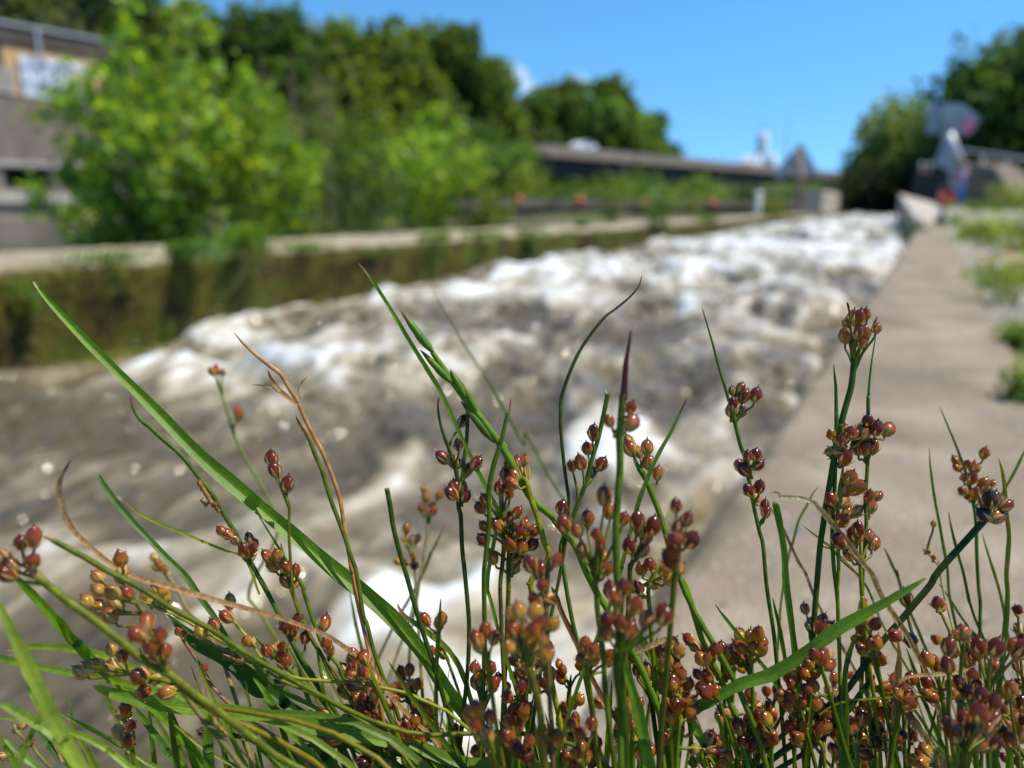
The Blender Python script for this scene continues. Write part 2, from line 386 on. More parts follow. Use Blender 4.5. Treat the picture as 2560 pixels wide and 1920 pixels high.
# --- the path: coping slab over the right channel wall
def slab(name, x0, x1, y0, y1, z0, z1, mat, ny, bev=0.012, seed=1, amp=0.003, label=None, cat=None, kind=None):
    prof = [(x0, z0), (x0, z1 - bev * 2), (x0 + bev * .4, z1 - bev * .6), (x0 + bev * 1.5, z1), ((x0 + x1) / 2, z1), (x1 - bev * 1.5, z1), (x1 - bev * .4, z1 - bev * .6), (x1, z1 - bev * 2), (x1, z0)]
    pr = []
    for a, b in zip(prof[:-1], prof[1:]):
        k = max(1, int(math.hypot(a[0] - b[0], a[1] - b[1]) / 0.06))
        pr += [(a[0] + (b[0] - a[0]) * i / k, a[1] + (b[1] - a[1]) * i / k) for i in range(k)]
    pr.append(prof[-1])
    ys = np.linspace(y0, y1, ny); pr = np.array(pr); k = len(pr)
    X = np.repeat(pr[None, :, 0], ny, 0); Z = np.repeat(pr[None, :, 1], ny, 0); Y = np.repeat(ys[:, None], k, 1)
    d = fbm(Y * 4 + X * 3, Z * 5 + X * 7, seed, 4); X = X + amp * 4 * d * (np.abs(X - (x0 + x1) / 2) > 0.45 * (x1 - x0)); Z = Z + amp * fbm(Y * 6, X * 6, seed + 4, 3)
    v = np.stack([X.ravel(), Y.ravel(), Z.ravel()], 1)
    i = (np.arange(ny - 1)[:, None] * k + np.arange(k - 1)[None, :]).ravel()
    f = [tuple(q) for q in np.stack([i, i + 1, i + k + 1, i + k], 1)[:, ::-1].tolist()]
    f += [tuple(range(k)), tuple(range((ny - 1) * k, ny * k))[::-1]]
    return mesh_obj(name, v, f, mat, smooth=False)
p_ = slab('path', XR, 0.196, -2.5, 16.6, -1.5, 0.0, 'concrete', 160); tag(p_, kind='structure')

# --- mossy left channel wall with worn pale top
m, n, l = new_mat('mossy_wall')
t = n.new('ShaderNodeTexCoord'); ge = n.new('ShaderNodeNewGeometry'); sx = n.new('ShaderNodeSeparateXYZ'); l.new(t.outputs['Object'], sx.inputs[0])
nz = n.new('ShaderNodeTexNoise'); nz.inputs['Scale'].default_value = 2.3; nz.inputs['Detail'].default_value = 8; nz.inputs['Roughness'].default_value = 0.65; l.new(t.outputs['Object'], nz.inputs['Vector'])
cr = n.new('ShaderNodeValToRGB'); e = cr.color_ramp.elements
for _ in range(3): e.new(0.5)
for q, (ps, c) in zip(e, ((0.28, (0.012, 0.009, 0.006)), (0.40, (0.036, 0.029, 0.010)), (0.49, (0.090, 0.074, 0.011)), (0.60, (0.075, 0.100, 0.013)), (0.76, (0.16, 0.12, 0.03)))): q.position = ps; q.color = (*c, 1)
l.new(nz.outputs[0], cr.inputs[0])
n2 = n.new('ShaderNodeTexNoise'); n2.inputs['Scale'].default_value = 3.5; n2.inputs['Detail'].default_value = 8; l.new(t.outputs['Object'], n2.inputs['Vector'])
c2 = n.new('ShaderNodeValToRGB'); c2.color_ramp.elements[0].position = 0.3; c2.color_ramp.elements[0].color = (0.22, 0.17, 0.10, 1); c2.color_ramp.elements[1].position = 0.62; c2.color_ramp.elements[1].color = (0.44, 0.375, 0.27, 1); l.new(n2.outputs[0], c2.inputs[0])
ad = n.new('ShaderNodeMath'); ad.operation = 'MULTIPLY_ADD'; ad.inputs[1].default_value = 0.10; l.new(n2.outputs[0], ad.inputs[0]); l.new(sx.outputs['Z'], ad.inputs[2])
mr = n.new('ShaderNodeMapRange'); mr.interpolation_type = 'SMOOTHSTEP'; mr.inputs['From Min'].default_value = 0.0; mr.inputs['From Max'].default_value = 0.045; l.new(ad.outputs[0], mr.inputs['Value'])
mx = n.new('ShaderNodeMix'); mx.data_type = 'RGBA'; l.new(mr.outputs[0], mx.inputs['Factor']); l.new(cr.outputs[0], mx.inputs['A']); l.new(c2.outputs[0], mx.inputs['B'])
p = n.new('ShaderNodeBsdfPrincipled'); p.inputs['Roughness'].default_value = 0.9; p.inputs['Specular IOR Level'].default_value = 0.2; l.new(mx.outputs['Result'], p.inputs['Base Color'])
n3 = n.new('ShaderNodeTexNoise'); n3.inputs['Scale'].default_value = 22; n3.inputs['Detail'].default_value = 6; l.new(t.outputs['Object'], n3.inputs['Vector'])
bp = n.new('ShaderNodeBump'); bp.inputs['Strength'].default_value = 0.9; bp.inputs['Distance'].default_value = 0.05; l.new(n3.outputs[0], bp.inputs['Height']); l.new(bp.outputs[0], p.inputs['Normal'])
o = n.new('ShaderNodeOutputMaterial'); l.new(p.outputs[0], o.inputs[0]); M['moss'] = m
lw = slab('channel_wall', -5.85, XL, -6, 44, -1.7, 0.0, 'moss', 420, bev=0.045, seed=8, amp=0.012)
tag(lw, 'long low concrete channel wall with mossy side and pale worn top', 'wall')
# rubble foot bulging from the wall at the near left, covered with the same moss
def footz(X, Y):
    a = (X - XL)                                          # distance from the wall
    h = 0.16 + 0.18 * fbm(Y * 0.9, X * 0.5, 31, 4) - 0.2 * sstep(4.5, 9, Y)
    return -0.72 + h * np.clip(1 - a / (0.5 + 0.25 * fbm(Y * .8, X * 0, 33)), 0, 1) ** 0.8 + 0.05 * fbm(X * 6, Y * 6, 35)
ft = grid('wall_footing', np.linspace(XL - 0.05, XL + 0.8, 30), np.linspace(-3, 10, 220), footz, 'moss', kind=None)
tag(ft, 'mossy rubble footing sloping from the foot of the channel wall into the water', 'wall footing')

# --- white water in the channel
FO = []                                                    # places where the water breaks white / lies brown; shadow by the left wall put in as brown
for x, y, rx, ry, a in ((430, 775, .50, .30, .50), (640, 745, .6, .35, .35), (820, 720, .6, .3, .25), (1150, 640, 1.0, .5, .42), (1330, 610, 1.2, .6, .3),
                        (1280, 890, .22, .25, .16), (1180, 930, .25, .25, .28), (820, 1180, .18, .16, .26), (700, 1290, .13, .12, .26), (860, 1330, .12, .12, .22), (1380, 1160, .12, .2, .3),
                        (1850, 560, 2.0, 2.2, .4), (1650, 560, 2.5, 2, .32), (1620, 760, .5, .5, .34), (1740, 690, .6, .6, .36), (1480, 640, 1.0, .6, .2), (120, 1120, .2, .12, .12), (620, 1500, .12, .08, .2), (1000, 1010, .2, .2, .2),
                        (820, 870, .35, .25, -.38), (560, 940, .35, .3, -.34), (230, 990, .4, .3, -.36), (150, 840, .4, .25, -.3), (1500, 1010, .2, .35, -.3), (1650, 900, .2, .3, -.12), (1560, 1120, .12, .2, -.3),
                        (1450, 790, .5, .35, -.35), (1230, 690, .5, .25, -.3), (1560, 570, 1.0, .9, -.35), (1750, 620, .6, .7, -.3), (1380, 560, 1.2, .5, -.2), (1700, 820, .25, .3, -.25), (930, 650, .5, .2, .3), (1100, 560, .8, .4, .25), (450, 1010, .25, .15, .2), (1000, 950, .25, .12, .25), (110, 800, .7, .35, -.6), (60, 900, .5, .2, .1), (950, 1180, .25, .2, .25), (780, 1060, .2, .15, .2), (760, 1450, .1, .08, .25), (1000, 1400, .1, .1, .15), (330, 1080, .3, .12, .2), (60, 1060, .2, .1, .15), (880, 1080, .3, .15, .22), (1050, 1250, .12, .15, .22), (620, 1130, .25, .1, .18), (560, 1330, .12, .08, .2), (240, 930, .5, .1, .25), (1000, 690, .6, .3, -.2), (1640, 645, .7, .6, -.38), (1330, 740, .5, .4, -.26), (1120, 760, .5, .3, -.2), (700, 1060, .2, .12, -.2), (300, 1250, .3, .25, -.34), (150, 1400, .3, .2, -.3), (470, 1400, .2, .2, -.28), (1000, 880, .25, .15, -.2), (700, 640, .6, .3, -.2)):
    q = wz(x, y, -0.42); FO.append((q.x, q.y, rx, ry, a))
def level(Y): return np.interp(Y, [-3, 0, 2.35, 4.7, 8, 13.6, 20, 30, 44], [-.66, -.63, -.575, -.46, -.38, -.36, -.33, -.27, -.2])
def foam_and_height(X, Y):
    wx, wy = X + 0.28 * fbm(X * 1.3, Y * 1.1, 51, 3), Y + 0.38 * fbm(X * 1.1, Y * 0.9, 52, 3)
    big = fbm(wx * 1.05 + wy * .3, wy * 0.8, 41, 3, .5)
    mid = fbm(wx * 3.1 + wy * .5, wy * 2.3, 42, 4, .55)
    rid = np.clip(1 - 5.5 * np.abs(fbm(wx * 1.5 + wy * .5, wy * 1.15, 43, 3, .5)), 0, 1)          # foam drawn into crests and veins
    ri2 = np.clip(1 - 5.0 * np.abs(fbm(wx * 4.2 + wy * .8, wy * 2.8, 47, 3, .5)), 0, 1)
    near = sstep(3.2, 1.0, Y)
    stk = fbm(wx * 7.5 + 1.5 * big, wy * 1.5, 55, 3, .55)                                    # streaks drawn out along the flow
    fo = 0.315 + 0.05 * near + 0.42 * big + 0.58 * mid + 0.26 * fbm(wx * 8.5, wy * 6, 57, 3, .55) + 0.40 * rid ** 1.3 + 0.16 * ri2 + (0.34 + .2 * near) * stk + 0.08 * sstep(2, 9, Y) + 0.0 * sstep(10, 22, Y)
    for fx, fy, rx, ry, a in FO:
        fo = fo + a * (.5 if a > 0 else .85) * np.exp(-(((X - fx) / (rx * 1.15)) ** 2 + ((Y - fy) / (ry * 1.3)) ** 2))
    amp = 0.06 + 0.08 * sstep(0.8, 4, Y) - 0.03 * sstep(14, 30, Y)
    edge = sstep(0.0, 0.35, XR - X) * sstep(0, 0.3, X - XL)
    h = level(Y) + amp * (0.25 + 0.75 * edge) * (1.15 * big + 0.45 * np.clip(fo - .4, -.4, .5) + 0.42 * mid)
    h = h + 0.065 * fbm(X * 3.0 + 3, Y * 2.6, 48, 1) + 0.034 * fbm(X * 7, Y * 6, 44, 1) + 0.007 * fbm(X * 15, Y * 13, 49, 1)               # smooth choppy swell that catches the sun
    h = h + 0.008 * sstep(.5, .85, fo) * fbm(X * 14, Y * 12, 45, 2, .5) + (.02 + .07 * sstep(.8, 3, Y) - .02 * sstep(14, 28, Y)) * edge * sstep(0, 1, np.clip(1 - 2.6 * np.abs(fbm(wx * 1.5 + wy * .5, wy * 1.15, 43, 1)), 0, 1)) + .018 * sstep(.8, 3, Y) * fbm(wx * 5.5, wy * 4.2, 56, 2, .5)
    return fo, h
xs = np.linspace(XL - 0.08, XR + 0.05, 300)
ys = [-2.2]
while ys[-1] < 43.9: ys.append(ys[-1] + max(0.0125, 0.0045 * ys[-1]))
ys = np.array(ys)
_X, _Y = np.meshgrid(xs, ys); _FO, _H = foam_and_height(_X, _Y)
def wcol(X, Y, Z): return np.repeat(_FO[..., None], 3, -1)
m, n, l = new_mat('white_water')
a = n.new('ShaderNodeAttribute'); a.attribute_name = 'Col'; t = n.new('ShaderNodeTexCoord')
mp = n.new('ShaderNodeMapping'); mp.inputs['Scale'].default_value = (1, 0.75, 1); l.new(t.outputs['Object'], mp.inputs[0])
nz = n.new('ShaderNodeTexNoise'); nz.inputs['Scale'].default_value = 16; nz.inputs['Detail'].default_value = 7; nz.inputs['Roughness'].default_value = 0.65; l.new(mp.outputs[0], nz.inputs['Vector'])
ad = n.new('ShaderNodeMath'); ad.operation = 'MULTIPLY_ADD'; ad.inputs[1].default_value = 0.5; l.new(nz.outputs[0], ad.inputs[0])
nzb = n.new('ShaderNodeTexNoise'); nzb.inputs['Scale'].default_value = 5.5; nzb.inputs['Detail'].default_value = 5; nzb.inputs['Distortion'].default_value = 0.8; l.new(mp.outputs[0], nzb.inputs['Vector'])
nzc = n.new('ShaderNodeMath'); nzc.operation = 'MULTIPLY_ADD'; nzc.inputs[1].default_value = 0.7; nzc.inputs[2].default_value = -0.35; l.new(nzb.outputs[0], nzc.inputs[0])
sb = n.new('ShaderNodeMath'); sb.operation = 'SUBTRACT'; sb.inputs[1].default_value = 0.25; l.new(a.outputs['Fac'], sb.inputs[0])
sb2 = n.new('ShaderNodeMath'); sb2.operation = 'ADD'; l.new(sb.outputs[0], sb2.inputs[0]); l.new(nzc.outputs[0], sb2.inputs[1]); l.new(sb2.outputs[0], ad.inputs[2])
cr = n.new('ShaderNodeValToRGB'); e = cr.color_ramp.elements
for _ in range(3): e.new(0.5)
for q, (ps, c) in zip(e, ((0.05, (0.100, 0.080, 0.049)), (0.36, (0.195, 0.158, 0.098)), (0.58, (0.32, 0.272, 0.19)), (0.78, (0.46, 0.43, 0.36)), (1.0, (0.68, 0.69, 0.68)))): q.position = min(1, ps); q.color = (*c, 1)
l.new(ad.outputs[0], cr.inputs[0])
rr = n.new('ShaderNodeMapRange'); rr.inputs['From Min'].default_value = 0.35; rr.inputs['From Max'].default_value = 0.75; rr.inputs['To Min'].default_value = 0.075; rr.inputs['To Max'].default_value = 0.5; l.new(ad.outputs[0], rr.inputs['Value'])
p = n.new('ShaderNodeBsdfPrincipled'); p.inputs['IOR'].default_value = 1.33; l.new(cr.outputs[0], p.inputs['Base Color']); l.new(rr.outputs[0], p.inputs['Roughness'])
n2 = n.new('ShaderNodeTexNoise'); n2.inputs['Scale'].default_value = 13; n2.inputs['Detail'].default_value = 1; n2.inputs['Roughness'].default_value = 0.4; l.new(mp.outputs[0], n2.inputs['Vector'])
bp = n.new('ShaderNodeBump'); bp.inputs['Strength'].default_value = 1.0; bp.inputs['Distance'].default_value = 0.08; l.new(n2.outputs[0], bp.inputs['Height']); l.new(bp.outputs[0], p.inputs['Normal'])
o = n.new('ShaderNodeOutputMaterial'); l.new(p.outputs[0], o.inputs[0]); M['white_water'] = m
sw = n.new('ShaderNodeMapRange'); sw.inputs['From Min'].default_value = 0.35; sw.inputs['From Max'].default_value = 0.8; sw.inputs['To Min'].default_value = 0.0; sw.inputs['To Max'].default_value = 0.6; l.new(ad.outputs[0], sw.inputs['Value'])
l.new(sw.outputs[0], p.inputs['Subsurface Weight']); p.inputs['Subsurface Radius'].default_value = (1, 1, .9); p.inputs['Subsurface Scale'].default_value = 0.05
bs = n.new('ShaderNodeMapRange'); bs.inputs['From Min'].default_value = 0.35; bs.inputs['From Max'].default_value = 0.75; bs.inputs['To Min'].default_value = 1.0; bs.inputs['To Max'].default_value = 0.25; l.new(ad.outputs[0], bs.inputs['Value']); l.new(bs.outputs[0], bp.inputs['Strength'])
grid('water', xs, ys, lambda X, Y: _H, 'white_water', cols=wcol)

# white spray drops added over the crests to sparkle in the sun
mb = MB(); ico = bmesh.new(); bmesh.ops.create_icosphere(ico, subdivisions=2, radius=1); iv = [q.co.copy() for q in ico.verts]; ico.verts.index_update(); fi_ = [[q.index for q in g.verts] for g in ico.faces]; ico.free()
cand = np.argwhere(_FO[:, ::1] > 0.62); nrg.shuffle(cand); k = 0
for iy, ix in cand:
    if ys[iy] < 1.9 or ys[iy] > 13: continue
    if ix < 12 or ix > 288: continue
    h = rnd.random() ** 2.2 * 0.14; r = rnd.uniform(.002, .004) * (1 + ys[iy] * .06)
    c = Vector((xs[ix] + rnd.uniform(-.03, .03), ys[iy] + rnd.uniform(-.03, .03), _H[iy, ix] + 0.004 + h))
    mb.add([(c + q * r)[:] for q in iv], fi_, (0.9, 0.92, 0.94)); k += 1
    if k > 700: break
M['spray'] = col_mat('spray_drop', rough=0.05, spec=0.8)
tag(mb.build('sparkle_spray', 'spray', smooth=True), kind='stuff')

# ================================================================== VEGETATION MAKERS
def leaf_cards(pos, size, rng, flat=0.0, ratio=0.6, fold=0.25):
    """folded leaf-shaped faces (2 quads) at every position; returns verts, quad faces"""
    n_ = len(pos)
    a = rng.normal(size=(n_, 3)); a[:, 2] *= (1 - flat); a /= np.linalg.norm(a, axis=1)[:, None]
    b = rng.normal(size=(n_, 3)); nn = np.cross(a, b); nn /= np.linalg.norm(nn, axis=1)[:, None]
    if flat: nn[:, 2] = np.abs(nn[:, 2]) + flat; nn /= np.linalg.norm(nn, axis=1)[:, None]
    b = np.cross(nn, a); b /= np.linalg.norm(b, axis=1)[:, None]
    s = np.asarray(size).reshape(-1, 1) if hasattr(size, '__len__') else np.full((n_, 1), size)
    s = s * rng.uniform(.7, 1.3, size=(n_, 1)); w = s * ratio * .5; up = nn * s * fold * .5
    P = [pos - a * s * .5, pos + b * w * 0.8 - a * s * .12 + up, pos + b * w * .75 + a * s * .2 + up, pos + a * s * .5, pos - b * w * .75 + a * s * .2 + up, pos - b * w * .8 - a * s * .12 + up]
    v = np.stack(P, 1).reshape(-1, 3); i0 = np.arange(n_)[:, None] * 6
    f = np.concatenate([i0 + np.array([[0, 1, 2, 3]]), i0 + np.array([[0, 3, 4, 5]])], 0)
    return v, f

def crown_mesh(name, lobes, dens, leaf, parent, base_col, rng, mat='tree_leaf', var=0.3, flat=0.0, ratio=0.7):
    """lobes: (x,y,z,rx,ry,rz) clumps; leaves sit through their outer volume"""
    P, C = [], []
    for (x, y, z, rx, ry, rz) in lobes:
        k = int(dens * (rx * ry * rz) ** (2 / 3.0)); d = rng.normal(size=(k, 3)); d /= np.linalg.norm(d, axis=1)[:, None]
        r = 0.45 + 0.6 * rng.random((k, 1)) ** 0.6
        r *= 1 + 0.35 * np.sin(d[:, :1] * 5 + x) * np.cos(d[:, 1:2] * 6 + z)
        P.append(np.array([x, y, z]) + d * r * np.array([rx, ry, rz]))
        tone = 1 + rng.uniform(-var, var)
        hue = rng.uniform(-.12, .16)
        c = np.array(base_col) * tone * np.array([1 + hue, 1.0, 1 - hue])
        C.append(np.repeat((c[None] * rng.uniform(.75, 1.3, size=(k, 1))), 6, 0))
    P = np.concatenate(P); C = np.concatenate(C)
    v, f = leaf_cards(P, leaf, rng, flat=flat, ratio=ratio)
    return mesh_obj(name, v, f, mat, parent, C, smooth=False)

def tree(base, H, W, label, col, seed, group, kind='broad', lobes=16, dens=42, leaf=0.5, low=0.12, name='broadleaf_tree'):
    rng = np.random.default_rng(seed); r_ = random.Random(seed)
    t_ = thing(name, base, label, 'tree', group)
    mb = MB(); tr = [(0, 0, -.3)]; 
    for i in range(1, 6): tr.append((r_.uniform(-.06, .06) * W * i * .3, r_.uniform(-.06, .06) * W * i * .3, H * .15 * i))
    tr = spline(tr, 3); mb.tube(tr, [max(.04, H * .022 * (1 - .8 * i / len(tr))) for i in range(len(tr))], n=8)
    L = []
    for i in range(lobes):
        u = low + (0.95 - low) * ((i + .5) / lobes); ang = i * 2.4 + r_.uniform(-.4, .4)
        prof = math.sin(math.pi * min(1, max(0.12, (u - low * .5) / (1.08 - low * .5))) ** (0.75 if kind == 'broad' else 1.0)) 
        rad = W * .5 * prof * r_.uniform(.45, .8)
        s_ = W * r_.uniform(.17, .27) * (0.75 + .4 * prof)
        L.append((math.cos(ang) * rad, math.sin(ang) * rad, H * u, s_ * r_.uniform(.85, 1.3), s_ * r_.uniform(.85, 1.3), s_ * r_.uniform(.7, 1.1) * (1.4 if kind == 'tall' else 1)))
    L.append((0, 0, H * .93, W * .14, W * .14, H * .08))
    for k in range(0, lobes, 2):
        q = L[k]; zz = max(H * .15, q[2] - H * .2); i = min(len(tr) - 1, int(zz / (H * .75) * (len(tr) - 1)))
        mb.tube(spline([tr[i], (q[0] * .5, q[1] * .5, (tr[i][2] + q[2]) / 2), q[:3]], 3), [H * .008, H * .007, H * .006, H * .005, H * .004, H * .003, H * .002], n=5)
    mb.build('trunk', 'bark', t_, True)
    crown_mesh('crown', L, dens, leaf, t_, col, rng)
    return t_

def shrub(base, H, W, label, cat, col, seed, n_stem=9, n_leaf=900, leaf=0.06, name='leafy_shrub', group=None, lean=(0, 0), spread=.5, ratio=.62, bottom=.12, mat='leaf', flat=.2):
    """many-stemmed bush: bent stems fanning from the base, twigs, single leaves along them"""
    rng = np.random.default_rng(seed); r_ = random.Random(seed)
    t_ = thing(name, base, label, cat, group); mb = MB(); P = []; tones = []
    for i in range(n_stem):
        an = i * 2.4 + r_.uniform(-.3, .3); ro = W * spread * math.sqrt((i + .6) / n_stem)
        h = H * r_.uniform(.68, 1.0) * (1.03 - .38 * (ro / (W * spread)) ** 2)
        tip = Vector((math.cos(an) * ro + lean[0] * h, math.sin(an) * ro + lean[1] * h, h))
        pts = spline([(0 + math.cos(an) * .04, math.sin(an) * .04, -.03), (tip.x * .35, tip.y * .35, h * .4), (tip.x * .8, tip.y * .8, h * .78), tip[:]], 5)
        mb.tube(pts, [.004 * H * (1.15 - i_ / len(pts)) + .001 for i_ in range(len(pts))], n=5)
        tone = r_.uniform(.8, 1.2)
        nt = 9
        for k in range(nt):
            u = bottom + (1 - bottom) * (k + r_.random()) / nt; j = min(len(pts) - 2, int(u * (len(pts) - 1))); p0 = pts[j]
            dr = Vector((r_.uniform(-1, 1), r_.uniform(-1, 1), r_.uniform(.0, 1.1))).normalized(); ln = W * r_.uniform(.12, .26) * (1.1 - .5 * u)
            p1 = p0 + dr * ln; mb.tube([p0[:], ((p0 + p1) / 2 + Vector((0, 0, .02 * H)))[:], p1[:]], [.0016 * H, .0012 * H, .0007 * H], n=4)
            m_ = max(3, int(n_leaf / n_stem / nt))
            for q in range(m_):
                w = r_.random() ** .7
                P.append((p0.lerp(p1, w) + Vector((r_.gauss(0, 1), r_.gauss(0, 1), r_.gauss(0, 1))) * leaf * .55)[:]); tones.append(tone * r_.uniform(.62, 1.42))
    mb.build('stems', 'twig', t_, True)
    P = np.array(P); T = np.array(tones)
    v, f = leaf_cards(P, leaf, rng, flat=flat, ratio=ratio)
    hue = rng.uniform(-.15, .25, size=(len(P), 1))
    C = np.array(col)[None] * T[:, None] * np.concatenate([1 + hue, np.ones_like(hue), 1 - hue], 1)
    mesh_obj('foliage', v, f, mat, t_, np.repeat(C, 6, 0), smooth=False)
    return t_

def blades_geo(n_, H, spread, seed, col, lean=(0, 0), w=.006, droop=.5, tipcol=None, seg=5, base_r=.06):
    r_ = random.Random(seed); mb = MB()
    for i in range(n_):
        an = r_.uniform(0, 2 * math.pi); h = H * r_.uniform(.55, 1.0); b0 = Vector((r_.gauss(0, base_r), r_.gauss(0, base_r), 0))
        out = Vector((math.cos(an), math.sin(an), 0)) * spread * r_.uniform(.2, 1) + Vector((lean[0], lean[1], 0))
        side = Vector((-math.sin(an), math.cos(an), 0)); tone = r_.uniform(.7, 1.3); c0 = [q * tone for q in col]
        v, c = [], []
        for k in range(seg + 1):
            u = k / seg; p_ = b0 + out * (u ** 1.6) * h + Vector((0, 0, h * (u - droop * u * u * .6))); ww = w * (1 - u ** 1.5) * .5 + .0004
            cc = c0 if not tipcol or u < .7 else [a * (1 - (u - .7) / .3) + b * (u - .7) / .3 for a, b in zip(c0, tipcol)]
            v += [(p_ - side * ww)[:], (p_ + side * ww)[:]]; c += [cc, cc]
        mb.add(v, [(2 * k, 2 * k + 1, 2 * k + 3, 2 * k + 2) for k in range(seg)], c)
    return mb

def tuft(base, n_, H, label, cat, col, seed, spread=.5, lean=(0, 0), w=.006, droop=.5, name='grass_tuft', group=None, base_r=.06, extra=None):
    t_ = thing(name, base, label, cat, group)
    blades_geo(n_, H, spread, seed, col, lean, w, droop, base_r=base_r).build('blades', 'leaf', t_)
    if extra: extra(t_)
    return t_
# ================================================================== BACKGROUND THINGS
def atX(px, py, X):
    d = atk(px, py, 1) - CP
    return CP + d * (X / d.x)
def frame(A, B):
    """empty-local frame: x from A to B, y away from the camera side"""
    u = Vector((B.x - A.x, B.y - A.y, 0)); L = u.length; u /= L
    return math.atan2(u.y, u.x), L
def t_on(px, A, B, py=206):
    """metres along A-B where picture column px (1024 wide) crosses it"""
    d = atk(px, py, 1) - CP; u = (B - A); L = math.hypot(u.x, u.y); ux, uy = u.x / L, u.y / L
    den = ux * d.y - uy * d.x
    return ((CP.x - A.x) * d.y - (CP.y - A.y) * d.x) / den

tag(grid('river_bank', np.linspace(-9.5, -5.86, 24), np.linspace(0, 24, 70), lambda X, Y: -0.75 + .42 * sstep(-9.4, -6.6, X) + .12 * fbm(X * 1.5, Y * 1.5, 61), 'soil'), kind='structure')

# --- painted hut on the retaining wall, far left
A = atk(-150, 206, 19.5); B = atk(330, 206, 33); A.z = B.z = 0
rz, L = frame(A, B)
rw = thing('retaining_wall', (A.x, A.y, -0.62), 'tall grey stained concrete retaining wall below the orange hut', 'wall', rz=rz)
x1, x2 = t_on(4, A, B, 177), t_on(52, A, B, 177); x3, x4 = t_on(62, A, B, 177), t_on(112, A, B, 177)
L = t_on(205, A, B)
w = MB().box(0, x1, 0, 1.2, 0, 4.07).box(x2, x3, 0, 1.2, 0, 4.07).box(x4, L, 0, 1.2, 0, 4.07)
for a, b in ((x1, x2), (x3, x4)): w.box(a, b, 0, 1.2, 2.02, 4.07).box(a, b, 0, 1.2, 0, 1.45)
w.build('wall_body', 'quay', rw)
MB().box(x1 - .1, x4 + .1, .9, 1.0, 1.3, 2.1).build('dark_recess', 'dark', rw)
MB().box(-1, L, -.12, -.003, 1.0, 1.36, bev=.03).build('sill', 'palecon', rw)
MB().box(-1, L, -.08, -.004, 2.05, 2.22, bev=.02).build('lintel', 'palecon', rw)
MB().box(-1, L, -2.6, -.13, -.3, 0.62, bev=.05).build('apron_step', 'quay', rw)
hv = Matrix.Rotation(rz, 4, 'Z') @ Vector((0, -1.35, 0))
hut = thing('hut', (A.x + hv.x, A.y + hv.y, 3.453), 'flat roofed orange hut with a graffiti covered board, on the retaining wall', 'building', rz=rz)
M['orange'] = noise_mat('orange_render', [(0.55, 0.31, 0.12), (0.72, 0.46, 0.22)], scale=1.5, bump=0.15)
M['roof'] = noise_mat('brown_fascia', [(0.07, 0.052, 0.04), (0.13, 0.1, 0.08)], scale=2, bump=0.2)
h0, h1 = t_on(9, A, B, 75), t_on(106, A, B, 75)
MB().box(h0, h1, 1.6, 6, 0.003, 1.4).build('wall', 'orange', hut)
MB().box(h0 - 7, h0 - .003, 1.75, 6, 0.003, 1.4).build('side_wall', 'quay', hut)
MB().box(h0 - 8, h1 + .6, 1.52, 7, 1.403, 1.95, bev=.04).build('roof', 'roof', hut)
MB().tube([(h0 - 8, 1.48, 1.93), (h1 + .6, 1.48, 1.93)], .04).tube([(t_on(40, A, B, 45), 1.46, 1.9), (t_on(40, A, B, 45), 1.46, 1.2)], .06).build('gutter', 'rail', hut)
win = MB().box(h0 - 1.7, h0 - .2, 1.66, 1.745, .6, 1.36).build('window', 'rail', hut)
MB().box(h0 - 1.6, h0 - .3, 1.63, 1.657, .66, 1.3).build('pane', 'glass', win)
MB().box(h0 - 1.9, h0 + .1, 1.3, 1.34, .02, .7).build('white_barrier', 'palecon', hut)
b0, b1 = t_on(24, A, B, 75), t_on(90, A, B, 75)
m, n, l = new_mat('graffiti'); t = n.new('ShaderNodeTexCoord')
vz = n.new('ShaderNodeTexNoise'); vz.inputs['Scale'].default_value = 2.6; vz.inputs['Detail'].default_value = 3; vz.inputs['Distortion'].default_value = 1.4; l.new(t.outputs['Object'], vz.inputs['Vector'])
cr = n.new('ShaderNodeValToRGB'); e = cr.color_ramp.elements
for _ in range(3): e.new(.5)
for q, (ps, c) in zip(e, ((.36, (.10, .13, .2)), (.45, (.32, .38, .5)), (.52, (.78, .8, .84)), (.6, (.6, .66, .78)), (.68, (.8, .8, .82)))): q.position = ps; q.color = (*c, 1)
l.new(vz.outputs[0], cr.inputs[0]); p = n.new('ShaderNodeBsdfPrincipled'); p.inputs['Roughness'].default_value = .6; l.new(cr.outputs[0], p.inputs['Base Color'])
o = n.new('ShaderNodeOutputMaterial'); l.new(p.outputs[0], o.inputs[0]); M['graffiti'] = m
gb = MB().box(b0, b1, 1.50, 1.597, .02, 1.12).build('graffiti_board', 'graffiti', hut)
g = MB(); r_ = random.Random(3)
for k in range(7):                                   # sprayed loops and strokes, unreadable
    x = b0 + .3 + k * (b1 - b0 - .6) / 7
    g.tube(spline([(x, 1.487, .25), (x + .12, 1.487, .95), (x + .3, 1.487, .9), (x + .26, 1.487, .5), (x + .08, 1.487, .45), (x + .32, 1.487, .2)], 4), .035, (0.07, 0.09, 0.16) if k % 2 else (.8, .82, .86), n=5)
x = b1 - .35; g.ball((x, 1.49, .62), (.3, .012, .32), (.75, .38, .5))
g.build('graffiti_strokes', 'paint', gb)

